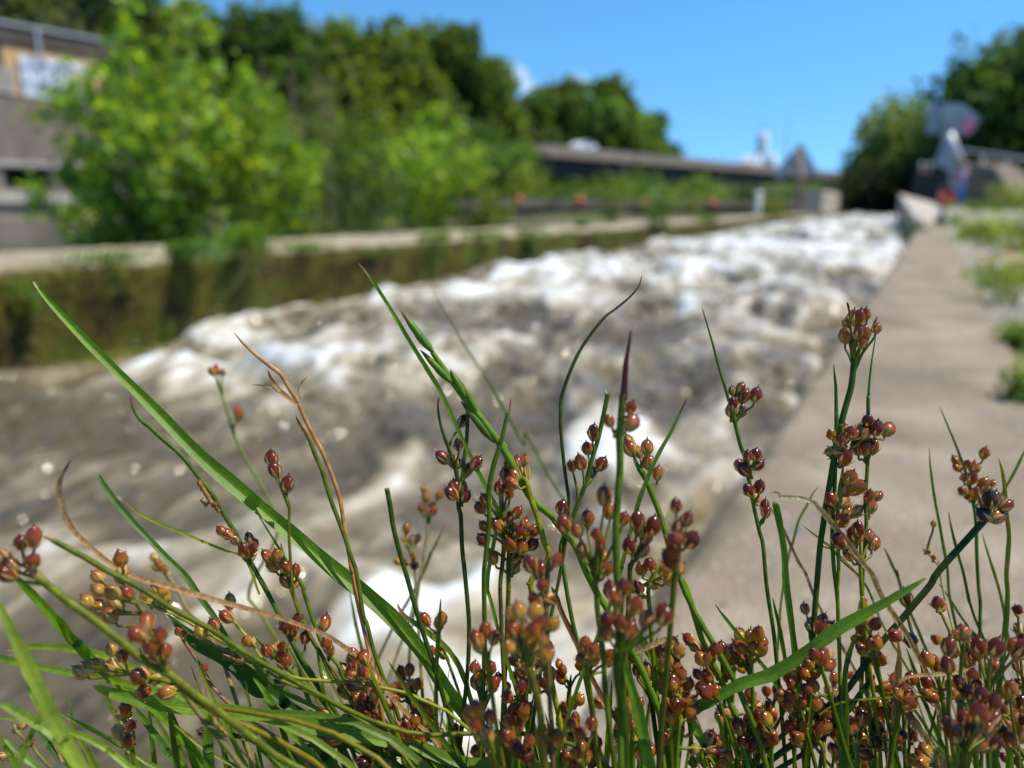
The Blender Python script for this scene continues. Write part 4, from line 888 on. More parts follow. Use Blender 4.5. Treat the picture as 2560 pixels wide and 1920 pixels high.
b = wallp(368); tuft((b[0], b[1], -.12), 50, .24, 'small green tuft on the wall face below the white flowers', 'grass tuft', GT, 404, spread=.6, lean=(.5, -.1), droop=1.2, w=.014)
b = wallp(527); shrub((b[0] + .03, b[1], -.32), .5, .5, 'leafy weed on the wall face under the round bush', 'weed', (.085, .15, .03), 405, 8, 170, .07, 'leafy_weed')
b = wallp(655); shrub((b[0] + .05, b[1], -.3), 1.15, .95, 'leafy plant standing on the channel wall in front of the weir', 'weed', (.10, .17, .03), 406, 10, 420, .09, 'leafy_weed')
b = wallp(640); shrub((b[0] - .9, b[1] + 1, -.02), 1.0, .9, 'taller leafy plant just behind the one on the wall', 'weed', (.11, .17, .04), 411, 9, 320, .09, 'leafy_weed')
b = wallp(775); tuft((b[0] - .1, b[1], 0), 130, 1.05, 'tall yellowish grass tuft on the wall before the arrow sign', 'grass tuft', (.14, .17, .04), 407, spread=.4, w=.03, base_r=.25)
b = wallp(722); shrub((b[0] - 1.0, b[1] + 1, 0), .75, .6, 'pale plant between the orange float and the white post', 'weed', (.17, .22, .07), 412, 7, 160, .09, 'leafy_weed')
b = wallp(600); tuft((b[0] - .3, b[1], 0), 40, .35, 'short tuft on the flat top of the channel wall', 'grass tuft', GT, 408, spread=.5, w=.02)
b = atX(914, 236, XR); shrub((XR - .03, b.y, -.30), .5, .55, 'green weed on the channel side of the path near its far end', 'weed', (.04, .085, .02), 409, 8, 260, .06, 'leafy_weed')
RB = [(1004, 300, 'dense weed patch with yellow flowers beside the path', .17, .34, 300, (0.192, 0.272, 0.040)), (1016, 340, 'small weed on the path edge, nearer than the flowering patch', .06, .10, 60, GT), (1026, 400, 'lowest weed at the right edge of the picture', .06, .08, 50, GT), (985, 243, 'light green weed patch at the bend of the path', .3, .6, 300, (0.224, 0.304, 0.064)), (1016, 252, 'grassy weeds at the right edge before the bank', .3, .8, 300, (0.208, 0.272, 0.080)), (1012, 222, 'weeds in front of the ramp wall', .5, 1.3, 360, (0.192, 0.272, 0.064)), (1020, 190, 'yellowish bush on top of the right bank', .7, 1.6, 420, (0.272, 0.320, 0.080))]
for i, (px, py, lab, H, W, nl, c) in enumerate(RB):
    b = atz(px * 2.5, py * 2.5, .0) if py > 235 else atk(px, 206, 15.0 if py > 200 else 20.0)
    z = float(bankz(np.array(b.x), np.array(b.y)))
    shrub((b.x, b.y, z), H, W, lab, 'weed', c, 420 + i, 12, nl, max(.018, H * .13), 'leafy_weed', 'weeds along the path', bottom=.05)
    if i == 0:
        r_ = random.Random(9)
        for k in range(14): MB().ball((r_.uniform(-.12, .12), r_.uniform(-.12, .12), H * r_.uniform(.85, 1.08)), (.008, .008, .005), (.75, .5, .03), 6, 4).build('flower', 'leaf', [o for o in COL.objects if o.get('label') == lab][0])
# short grass of the right bank, thick enough to hide the soil
gb_ = MB(); r_ = random.Random(77)
for k in range(17000):
    y = 26 * r_.random() ** 1.6 + .4; x = r_.uniform(.26, 4.5) if y > 4 else r_.uniform(.22, 1.4)
    g = float(fbm(np.array([x * 1.1]), np.array([y * .7]), 9)[0]) + .10 * min(1, max(0, (x - 1) / 1.4)) + (.18 if y > 15 and x > 1.2 else 0) - .08
    if g < (-.12 if x < .8 else .04): continue
    z = float(bankz(np.array(x), np.array(y))); h = r_.uniform(.03, .09) * (1 + y * .05); an = r_.uniform(0, 6.28); lx, ly = math.cos(an) * h * .5, math.sin(an) * h * .5; w_ = .0014 + .0007 * y
    c = tuple(a * r_.uniform(.7, 1.3) for a in (.12, .165, .04))
    gb_.add([(x - w_, y, z), (x + w_, y, z), (x + lx * .4 + w_ * .7, y + ly * .4, z + h * .6), (x + lx * .4 - w_ * .7, y + ly * .4, z + h * .6), (x + lx, y + ly, z + h)], [(0, 1, 2, 3), (3, 2, 4)], c)
tag(gb_.build('grass', 'leaf'), kind='stuff')
# ================================================================== THE RUSHES IN FOCUS
# outlines were read from enlarged pieces of the photograph; each letter is one piece (origin, pixels per photo pixel)
REG = {'A': (0, 960, 3.45625), 'B': (640, 960, 3.45625), 'C': (1280, 960, 3.45625), 'D': (1920, 960, 3.45625), 'E': (0, 1440, 3.45625), 'F': (640, 1440, 3.45625),
       'G': (1280, 1440, 3.45625), 'H': (1920, 1440, 3.45625), 'W': (0, 0, .8640625), 'X': (0, 600, 2.45778), 'Y': (800, 600, 2.45778), 'Z': (1660, 600, 2.45778)}
def P(s):
    out, r = [], None
    for tok in s.split():
        if tok[0] in REG: r = REG[tok[0]]; tok = tok[1:]
        x, y = tok.split(','); out.append((r[0] + float(x) / r[2], r[1] + float(y) / r[2]))
    return out

def lift(px, d):
    """picture outline -> space curve; distance runs from d[0] at the tip to d[1] at the base"""
    L = [0.0]
    for a, b in zip(px[:-1], px[1:]): L.append(L[-1] + math.hypot(b[0] - a[0], b[1] - a[1]))
    return [at(x, y, d[0] + (d[1] - d[0]) * s / max(L[-1], 1)) for (x, y), s in zip(px, L)]

def rooted(pts, reach=.05):
    """bends the lower end down to the joint in the coping it grows from"""
    a, b = pts[-2], pts[-1]; t = (b - a).normalized()
    if t.z > -.25: t.z = -.25; t.normalize()
    m_ = b + t * min(.05, b.z * .4); h = Vector((t.x, t.y, 0)) * reach
    root = Vector((min(.17, max(-.165, m_.x + h.x)), m_.y + h.y, .0))
    return pts + [m_, root.lerp(m_, .35) + Vector((0, 0, -.01)), root]

def along(S, n_):
    return [i / (len(S) - 1) for i in range(len(S))]

WARM = lambda c: (c[0] * 1.5, c[1] * 1.22, c[2] * .42) if c[1] > c[0] else (c[0] * 1.1, c[1] * 1.02, c[2] * .85)
def mixc(a, b, t): return tuple(x * (1 - t) + y * t for x, y in zip(a, b))
G_BR, G_MD, G_DK, G_YL, G_BL = (.125, .235, .010), (.095, .17, .009), (.046, .084, .006), (.21, .26, .013), (.075, .15, .022)
TAN, BRN, ORG, PALE, RED = (.42, .26, .11), (.17, .08, .03), (.40, .17, .05), (.5, .42, .24), (.10, .022, .014)

RIB = ((-1, 0), (-.8, -.2), (-.6, -.38), (-.4, -.55), (-.2, -.72), (0, -.85), (.2, -.72), (.4, -.55), (.6, -.38), (.8, -.2), (1, 0)); NR = len(RIB)
def ribbon(pts, wfun, colfun, fold=.35, twist=0.0, parent=None, name='blade', mat='blade', org=None):
    m_ = len(pts); v, c, f = [], [], []
    for i in range(m_):
        t = (pts[min(i + 1, m_ - 1)] - pts[max(i - 1, 0)]).normalized(); view = (CP - pts[i]).normalized()
        n_ = (view - t * view.dot(t)).normalized(); s = t.cross(n_)
        u = i / (m_ - 1); an = twist * (u - .3); s2 = s * math.cos(an) + n_ * math.sin(an); n2 = n_ * math.cos(an) - s * math.sin(an)
        w = wfun(u) * .5 * (1 + .07 * math.sin(u * 23 + pts[0].x * 900) + .04 * math.sin(u * 61)); cc = colfun(u); jit = 1 + .13 * math.sin(u * 17 + pts[0].z * 700) + .07 * math.sin(u * 47 + pts[0].y * 500)
        for k, (a, h) in enumerate(RIB):
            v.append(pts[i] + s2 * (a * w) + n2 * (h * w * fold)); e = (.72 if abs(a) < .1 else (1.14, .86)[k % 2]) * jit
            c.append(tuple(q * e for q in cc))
    for i in range(m_ - 1):
        for k in range(NR - 1): f.append((i * NR + k, i * NR + k + 1, (i + 1) * NR + k + 1, (i + 1) * NR + k))
    org = org or Vector((0, 0, 0))
    return mesh_obj(name, [(q - org)[:] for q in v], f, mat, parent, c, True)

def blade(label, path, d, w, col, tip=None, tl=.08, taper=.35, fold=.35, twist=.4, cat='grass blade', group='grass blades among the rushes', root=True, flat_tip=False, per=8, name='grass_shoot', mat='blade'):
    px = P(path); pts = lift(px, d); 
    if root: pts = rooted(pts)
    S = spline(pts, per); org = S[-1].copy(); org.z = max(0, org.z)
    Lp = sum((b - a).length for a, b in zip(S[:-1], S[1:])); wm = w * .001; vis = .9
    def wf(u):
        k = min(1, (u / taper)) if taper else 1
        return wm * ((.10 + .90 * (k ** .7) * (2 - k) ** .3) if not flat_tip else 1.0) * (1 - .35 * max(0, u - .6))
    if max(abs(a - b) for a, b in zip(col, G_BR)) > 0 and col not in (G_MD, G_DK, G_YL, G_BL, TAN, BRN, PALE): col = WARM(col)
    def cf(u):
        c = col
        if tip and u < tl * 1.6: c = mixc(tip, col, float(sstep(tl * .7, tl * 1.6, np.float64(u))))
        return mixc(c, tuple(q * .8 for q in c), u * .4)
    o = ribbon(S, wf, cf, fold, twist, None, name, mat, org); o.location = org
    return tag(o, label, cat, group)

# ---- one seed capsule of each tint, and its papery tepals; every capsule in the scene is a copy
TINT = {'M': ((.38, .12, .010), (.21, .027, .004), (.075, .012, .004)), 'R': ((.48, .23, .012), (.37, .076, .005), (.115, .018, .005)), 'A': ((.54, .33, .02), (.44, .165, .009), (.17, .034, .008)),
        'O': ((.42, .38, .04), (.48, .28, .02), (.28, .09, .012)), 'P': ((.48, .25, .04), (.38, .095, .018), (.20, .032, .010)), 'D': ((.15, .06, .010), (.07, .020, .006), (.025, .010, .005))}
CAPM, TEPM = {}, []
def lathe_capsule(key, var=0):
    nu, prof = 14, [(0, 0), (.34, .03), (.68, .14), (.92, .32), (1.0, .5), (.96, .66), (.80, .82), (.52, .93), (.26, .985), (.13, 1.03), (.09, 1.11), (.03, 1.17)]
    v, c, f = [], [], []; lo, mi, hi = TINT[key]
    for j, (r, z) in enumerate(prof):
        for i in range(nu):
            an = 2 * math.pi * i / nu; rr = r * (1 + (.04, .09, .13)[var] * math.cos(3 * an) * (.4 + z)) * .5 * ((1, .94, .88)[var] if z > .5 else 1)
            v.append((rr * math.cos(an), rr * math.sin(an), z * 1.08)); 
            q = mixc(lo, mi, min(1, z / .5)) if z < .5 else mixc(mi, hi, min(1, (z - .5) / .45))
            if z > 1.0: q = (.03, .015, .012)
            q = mixc(q, tuple(x * .62 for x in q), max(0, math.cos(3 * an)) ** 6 * .7); q = mixc(q, (q[0] * .6 + .05, q[1] * .6 + .03, q[2] * .6 + .01), max(0, math.sin(an * 2 + z * 9 + var * 2)) ** 3 * .22); c.append(q)
    for j in range(len(prof) - 1):
        for i in range(nu): f.append((j * nu + i, j * nu + (i + 1) % nu, (j + 1) * nu + (i + 1) % nu, (j + 1) * nu + i))
    o = mesh_obj('seed_capsule', v, f, 'capsule', None, c); me = o.data; bpy.data.objects.remove(o); return me
def tepal_mesh(seed):
    r_ = random.Random(seed); v, c, f = [], [], []
    for k in range(6):
        an = k * math.pi / 3 + r_.uniform(-.15, .15); hgt = r_.uniform(.58, .95); op = r_.uniform(.0, .16); b = len(v)
        for j in range(5):
            u = j / 4; w = .30 * math.sin(math.pi * (.18 + .8 * u)) * (1 - .55 * u); rad = (.12 + .42 * math.sin(math.pi * min(.5, u * .62 + .06))) + op * u * u
            for s in (-1, 0, 1):
                a2 = an + s * w / max(.25, rad) * .5; v.append((rad * math.cos(a2) * (1.03 if s == 0 else 1.0), rad * math.sin(a2) * (1.03 if s == 0 else 1.0), -.03 + u * hgt))
                c.append((.42, .20, .05) if s == 0 else mixc((.55, .45, .14), (.9, .72, .38), u))
        for j in range(4):
            for s in range(2): f.append((b + j * 3 + s, b + j * 3 + s + 1, b + (j + 1) * 3 + s + 1, b + (j + 1) * 3 + s))
    o = mesh_obj('tepals', v, f, 'tepal', None, c); me = o.data; bpy.data.objects.remove(o); return me
for k_ in TINT: CAPM[k_] = [lathe_capsule(k_, v_) for v_ in range(3)]
TEPM = [tepal_mesh(s) for s in range(4)]
NCAP = [0]
def capsule(parent, org, pos, axis, size, key, r_, tepals=True):
    q = Vector((0, 0, 1)).rotation_difference(axis) @ Quaternion((0, 0, 1), r_.uniform(0, 6.28))
    w = size; h = size * r_.uniform(1.06, 1.3)
    o = bpy.data.objects.new('seed_capsule', r_.choice(CAPM[key])); COL.objects.link(o); o.parent = parent
    o.rotation_mode = 'QUATERNION'; o.rotation_quaternion = q; o.scale = (w, w * r_.uniform(.94, 1.04), h); o.location = pos - axis * (h * .5) - org
    if tepals:
        t_ = bpy.data.objects.new('tepals', r_.choice(TEPM)); COL.objects.link(t_); t_.parent = o
    NCAP[0] += 1
    return o

def rush(label, path, d, w, caps='', col=G_MD, tip=None, tl=.06, pal='RRRMMA', cs=1.0, seed=0, root=True, group='rushes growing from the joint in the path', dj=.003, arm=1.0, taper=.10, bend=None, cut=False, tcol=None, tep=True, per=7, cat='rush stem'):
    """stem (tip first), its spray of short branches and every seed capsule"""
    if col not in (G_BR, G_MD, G_DK, G_YL, G_BL, TAN, BRN, PALE): col = WARM(col)
    r_ = random.Random(seed * 31 + len(label)); px = P(path); pts = lift(px, d); nv = len(pts)
    S3 = spline(pts, per); vis = len(S3)
    if root: S3 = spline(rooted(pts), per)
    org = S3[-1].copy(); org.z = max(org.z, 0)
    t_ = thing('rush', org, label, cat, group)
    m_ = len(S3); wm = w * .0005
    rad = [wm * (1.0 if cut else min(1, .22 + .78 * (i / (m_ * taper)) ** .8)) * (1 - .12 * i / m_) for i in range(m_)]
    cc = []
    for i in range(m_):
        u = i / m_; c = col
        if tip and u < tl * 1.6: c = mixc(tip, col, float(sstep(tl * .6, tl * 1.6, np.float64(u))))
        if tcol and u > .45: c = mixc(c, tcol, min(1, (u - .45) * 3))
        cc.append(c)
    sm = MB().tube([(q - org)[:] for q in S3], rad, cc, n=10)
    ph = r_.uniform(0, 6)
    for i in range(m_):                                        # fine ribs and uneven tint along the stem
        g = 1 + .16 * math.sin(i * .55 + ph) + .08 * math.sin(i * 1.7 + ph * 2)
        for k in range(10):
            q = sm.c[i * 10 + k]; e = g * (1.13 if k % 2 else .84); sm.c[i * 10 + k] = (q[0] * e * (1.12 if math.sin(i * .3 + ph) > .6 else 1), q[1] * e, q[2] * e)
    sm.build('stem', 'stem', t_, True)
    if not caps: return t_
    SP = []                                                   # picture position of each spine sample
    for q in S3[:vis]:
        v = q - CP; dz = v.dot(_fw); SP.append((1280 + F * v.dot(_rt) / dz, 960 - F * v.dot(_up) / dz, dz))
    br = MB(); used = []
    for tok in P(caps) if not isinstance(caps, list) else caps:
        x, y = tok; i0 = min(range(vis), key=lambda i: (SP[i][0] - x) ** 2 + (SP[i][1] - y) ** 2); dist = math.hypot(SP[i0][0] - x, SP[i0][1] - y)
        need = (26 + dist * .8) * arm; i = i0; acc = 0
        while i < vis - 1 and acc < need:
            acc += math.hypot(SP[i + 1][0] - SP[i][0], SP[i + 1][1] - SP[i][1]); i += 1
        for j in used:
            if abs(j - i) <= 3: i = j; break
        used.append(i)
        node = S3[i]; dz = SP[i0][2] + r_.uniform(-dj, dj); pos = at(x, y, dz)
        ax = (pos - node); ax = ax.normalized() if ax.length > 1e-6 else Vector((0, 0, 1))
        ax = (ax + Vector((r_.uniform(-.3, .3), r_.uniform(-.3, .3), .45 + r_.uniform(-.2, .2)))).normalized()
        size = .00230 * cs * r_.uniform(.74, 1.14)
        o = capsule(t_, org, pos, ax, size, r_.choice(pal), r_, tep)
        base = pos - ax * size * .58; mid = node.lerp(base, .55) + (S3[max(0, i - 3)] - node) * .25 - ax * .0006
        pd = spline([node, mid, base - ax * .0009, base], 4); k = len(pd)
        br.tube([(q - org)[:] for q in pd], [.00030 - .00010 * a / k for a in range(k)], [mixc(mixc(col, G_YL, .5), (.26, .18, .06), a / k) for a in range(k)], n=5)
    if br.v: br.build('flower_branches', 'stem', t_, True)
    return t_

RG = 'rushes growing from the joint in the path'
# ---- left part
blade('long broad green blade slanting down from the upper left across the water', 'W72,608 110,655 178,728 250,800 340,890 430,983 510,1052 590,1120 655,1172 720,1228 795,1288 860,1347 920,1420 965,1490 F1900,1300', (.158, .150), 3.0, G_BR, PALE, .012, taper=.42, fold=.55, twist=.25)
blade('thin upright blade with a sharp tan tip beside the rye grass spike', 'Y235,140 290,205 355,300 450,450 545,610 650,780 740,930 850,1170 960,1400 1050,1580 B2090,1160 F2000,60 2080,420', (.152, .150), .85, G_BR, TAN, .07, taper=.25, fold=.2)
blade('blurred thin far blade behind the rye grass spike', 'W935,630 965,680 1000,740 1042,805 1080,870 1130,960 C110,430 230,640 310,790 380,910', (.25, .25), .8, G_MD, BRN, .1, taper=.3)
blade('straight blade with a reddish tip leaning right of the pink topped rush', 'C1512,122 1450,250 1370,420 1290,560 1220,700 1160,840 1100,1000 1055,1160 1015,1300 980,1440 940,1600 G880,150', (.148, .146), .85, G_MD, RED, .05, taper=.3, fold=.2)
rush('dark green rush stem cut off flat below a bright sparkle', 'B1130,900 1160,1060 1190,1250 1240,1450 1300,1650 F1330,100 1430,450 1550,800 1640,1130 1735,1420', (.150, .150), 1.0, '', G_DK, (.2, .13, .05), .005, cut=True, seed=3)
blade('straight dark blade with a blunt yellow tip left of the long broad one', 'A852,775 885,850 930,920 1000,1015 1080,1110 1170,1215 1270,1320 1420,1480 1600,1659 E1740,200 1850,350 2000,590 F60,860', (.150, .150), 1.15, G_BL, G_YL, .012, taper=.1, fold=.4)
blade('fine blade with a yellow and brown tip crossing to the left rush', 'A1085,1015 1130,1060 1190,1105 1300,1170 1400,1215 1500,1255 1700,1340 1950,1440 2120,1515 F30,160', (.152, .150), .55, G_YL, ORG, .12, taper=.35, root=False)
rush('left rush arching up to a curled purple tip under the long blade', 'A1128,105 1138,160 1165,240 1225,318 1310,385 1400,470 1560,610 1700,780 1830,950 1950,1150 2030,1280 2100,1410 F30,20 150,240 276,494 390,732 560,1000 640,1200 720,1500', (.152, .150), .95, 'A1920,1275 1968,1300 2030,1345 2148,1330 2190,1385 2120,1440 2150,1490 2185,1420', (.05, .10, .022), (.16, .06, .05), .05, 'MMRR', seed=5, taper=.2)
rush('dry brown flower spray on the back of the left arching rush', 'A1715,830 1740,880 1775,935 1800,985 1850,1050 1895,1105', (.150, .150), .8, 'A1725,860 1745,905 1795,970 1755,1010 1820,1010 1850,1045', (.25, .15, .05), None, pal='P', cs=.45, seed=6, root=False, tep=True, arm=.5, cat='dry flowers')
blade('long tan curved stalk sweeping under the red capsules to the bottom', 'A612,655 575,720 535,790 512,870 510,950 522,1010 560,1130 615,1230 680,1310 850,1470 1000,1580 E1200,20 1500,100 1800,190 2200,300 F100,325 400,430 620,520 800,640 980,780 1100,930 1200,1080 1390,1270 1500,1370 1600,1490 1750,1659', (.128, .150), .85, (.36, .22, .11), BRN, .04, taper=.12, fold=.2, cat='dry stalk', group='dry straw coloured stalks', name='dry_stalk', mat='dry')
rush('tan dry grass head bending left above the cut stem', 'X1440,570 1500,640 1580,710 1660,775 1725,825 1770,900 1830,990 B350,130 430,310 500,450 560,560 630,720 690,880 725,1000 745,1110 765,1250 800,1450 830,1640 F855,120', (.153, .151), .85, '', (.38, .21, .08), (.45, .28, .12), .2, seed=7, cat='dry grass head', group='dry straw coloured stalks')
rush('green stem running alongside the tan dry grass head', 'B345,265 390,340 440,420 475,510 515,620 565,730 610,880 650,1010 700,1140 760,1300 815,1470 870,1640 F925,330 960,420 1010,620 1100,880 1180,1050 1250,1280', (.151, .149), .9, '', (.075, .12, .02), (.35, .22, .1), .10, seed=8, cat='grass stem')
for i_, (pth, lb) in enumerate((('X1645,800 1670,860 1725,930 1780,975 1835,1010', 'thick dry side spikelet with a curled end on the tan grass head'), ('X1540,890 1600,893 1660,905 1720,940 1790,985', 'wiry dry side branch pointing left on the tan grass head'), ('X1888,840 1850,880 1832,930 1838,980', 'wiry dry side branch pointing up on the tan grass head'), ('B345,262 375,330 420,400 455,470', 'pale split sheath on the green stem beside the tan grass head'))):
    blade(lb, pth, (.151, .151), .9 if i_ in (0, 3) else .3, TAN, BRN, .3, taper=.5, root=False, cat='dry branch', group='dry straw coloured stalks', name='dry_branch', mat='dry')
rush('blurred far rush with a brown capsule trio over the white wave', 'W470,822 485,870 500,920 515,960 535,1000 570,1060 600,1150 F-60,130 100,420', (.245, .22), 1.0, 'W458,803 468,800 480,805 512,888 516,897', (.09, .15, .06), None, pal='AAP', cs=1.15, seed=9)
rush('slim rush carrying just three maroon capsules left of centre', 'B280,985 290,1060 285,1200 285,1300 295,1480 305,1640 F325,150 345,250 400,380 470,520', (.150, .150), .6, 'B138,645 165,745 275,868', (.10, .13, .03), None, pal='M', cs=1.08, seed=10, arm=.2)
rush('rush with a capsule row behind the lower end of the three capsule rush', 'B215,1370 235,1480 275,1570 F300,90 340,210 400,380 490,560 570,690 650,860 740,960 830,1090', (.152, .149), .85, 'B95,1490 145,1570 190,1530 185,1480 258,1585 345,1610 F255,40 330,60', (.10, .16, .025), None, pal='RRAM', seed=11, cs=1.05)
rush('rush whose single capsule wears a long dry tip, left of the tan stalk', 'B30,1150 F380,50 410,130 440,220 500,400 560,560 650,700 720,790 800,1000 900,1130', (.152, .149), .8, 'F590,410 605,580 640,650 620,620', G_MD, None, pal='RRA', seed=12, arm=.7)
rush('rush with a trio of dark capsules touching the tan stalk', 'F10,-40 60,60 150,240 240,420 300,560 400,720 520,900 600,1050 700,1200 780,1400', (.151, .149), .85, 'F240,430 365,385 315,455 425,535 255,445', (.04, .09, .02), None, pal='MRM', seed=13, arm=.9)
rush('low rush with a column of red capsules at the left bottom', 'F-10,520 60,590 140,680 200,730 290,810 370,890 520,1010 650,1180', (.148, .149), .8, 'F95,650 222,612 215,680 265,740 215,915', G_MD, None, pal='RMP', seed=14, arm=.5)
rush('wiry rush under the tan stalk bearing paired capsules', 'F640,690 720,780 800,890 880,1000 960,1080 1040,1230 1130,1340', (.150, .149), .7, 'F765,820 845,770 770,1000 870,1040 820,720', (.07, .12, .03), None, pal='RRM', seed=15, arm=.7)
rush('short rush with purple capsules on a dark knot above the broad leaf', 'F820,1000 900,1100 960,1160 1030,1230 1120,1320 1220,1420', (.149, .149), .9, 'F1050,1145 1020,1225 985,1130 940,1190 F830,1250 590,1195', G_DK, None, pal='MMD', seed=16, arm=.5)
rush('low rush with a ball of brown capsules on the broad leaf end', 'F1150,1280 1260,1370 1370,1450 1450,1520 1560,1620', (.146, .147), .9, 'F1300,1345 1250,1320 1325,1385 1215,1340 1372,1252 1420,1420 1270,1370 1300,1300', (.08, .14, .03), None, pal='RAR', seed=17, arm=.5, cs=1.05)
rush('rush along the bottom with amber and dark capsules below the broad leaf', 'F900,1390 1020,1470 1120,1540 1240,1640', (.148, .148), .9, 'F1110,1470 1175,1540 945,1610 910,1590 980,1620 640,1400 600,1380 670,1410', (.04, .1, .025), None, pal='ARD', seed=18, arm=.5)
rush('bottom rush with two amber capsules beside the dark thin blade', 'F1380,1440 1450,1530 1530,1640', (.147, .148), .8, 'F1470,1550 1445,1600 1370,1460', G_MD, None, pal='AR', seed=19, arm=.5)
# near blurred left rushes
rush('thick near rush at the left edge topped by pink blurred capsules', 'A190,1470 E300,-20 390,60 460,120 560,200 700,300 850,410 1000,530 1110,620 1200,700 1350,790 1500,870 1620,970 1750,1070 1880,1160 2000,1260 2212,1420 F150,1540', (.118, .125), 1.25, 'A180,1375 292,1325 285,1535 25,1480 100,1560 60,1640 -30,1510', (.095, .14, .022), (.4, .22, .1), .05, 'PPPM', 1.05, 20, dj=.002, arm=1.0, taper=.02)
rush('near rush with an orange bract tip reaching the pink capsules', 'A352,1315 420,1330 480,1360 580,1415 700,1480 800,1540 900,1600 E1150,70 1330,180 1500,290 1800,450 1980,570 2212,720 F200,830 350,920 500,1000 700,1110 1000,1250 1300,1350', (.122, .140), .95, '', (.075, .12, .024), (.45, .24, .1), .06, seed=21, taper=.12)
rush('near rush with an amber cluster hanging left over the blades', 'E1055,-40 1085,60 1120,120 1160,180 1210,270 1270,340 1300,440 1400,600 1450,760 1560,960', (.132, .128), 1.0, 'A1040,1510 1055,1620 E850,10 850,125 980,145 1095,150 755,225 1005,240 850,270 955,345 1050,10', (.13, .12, .035), None, pal='AOAOR', seed=22, arm=.8, cs=1.02, dj=.004)
rush('near rush with a round red blurred cluster over the crossing blades', 'E1300,470 1330,560 1360,640 1400,740 1450,830 1560,960 1700,1080', (.120, .124), 1.0, 'E1265,410 1190,510 1380,515 1300,635 1430,655 1340,700 1280,600', (.12, .13, .025), None, pal='RPRP', seed=23, arm=.9)
rush('rush with a sideways amber cluster lying on the pale blades at left', 'E1000,790 1120,840 1260,880 1400,900 1500,930 1620,990 1760,1080', (.136, .132), .8, 'E700,830 850,755 785,790 980,780 1060,690 965,640 1245,850 1345,895 1240,1000 1450,1005 1480,940 1200,870', (.12, .15, .03), None, pal='AAOR', seed=24, arm=.4, dj=.004)
blade('pale green arched blade over the amber cluster at left', 'E60,645 180,618 300,610 430,612 550,618 680,640 800,662 960,712 1100,775 1300,880 1500,1010', (.142, .140), 1.35, (.12, .21, .04), PALE, .02, taper=.3, fold=.3)
blade('pale blade entering from the left edge under the amber cluster', 'E-60,700 100,735 200,762 400,795 600,832 750,858 900,885 1060,920 1200,955 1350,1005 1500,1060 1750,1160', (.145, .142), 1.3, (.10, .19, .045), None, taper=.02, fold=.3)
blade('broad pale green blade lying along the bottom left to the centre', 'E805,948 900,985 1000,1020 1150,1058 1300,1090 1500,1118 1700,1140 1950,1165 2212,1200 F300,1262 500,1300 700,1340 1100,1420 1400,1475 1680,1590', (.140, .146), 2.5, (.10, .21, .045), TAN, .012, taper=.22, fold=.3, twist=.2)
blade('short bright blade crossing behind the pink capsules at left', 'E40,-110 120,-10 210,85 300,180 400,285 480,380 545,455 600,530 680,600 800,740', (.128, .14), 1.7, (.085, .20, .02), G_YL, .03, taper=.45, fold=.4)
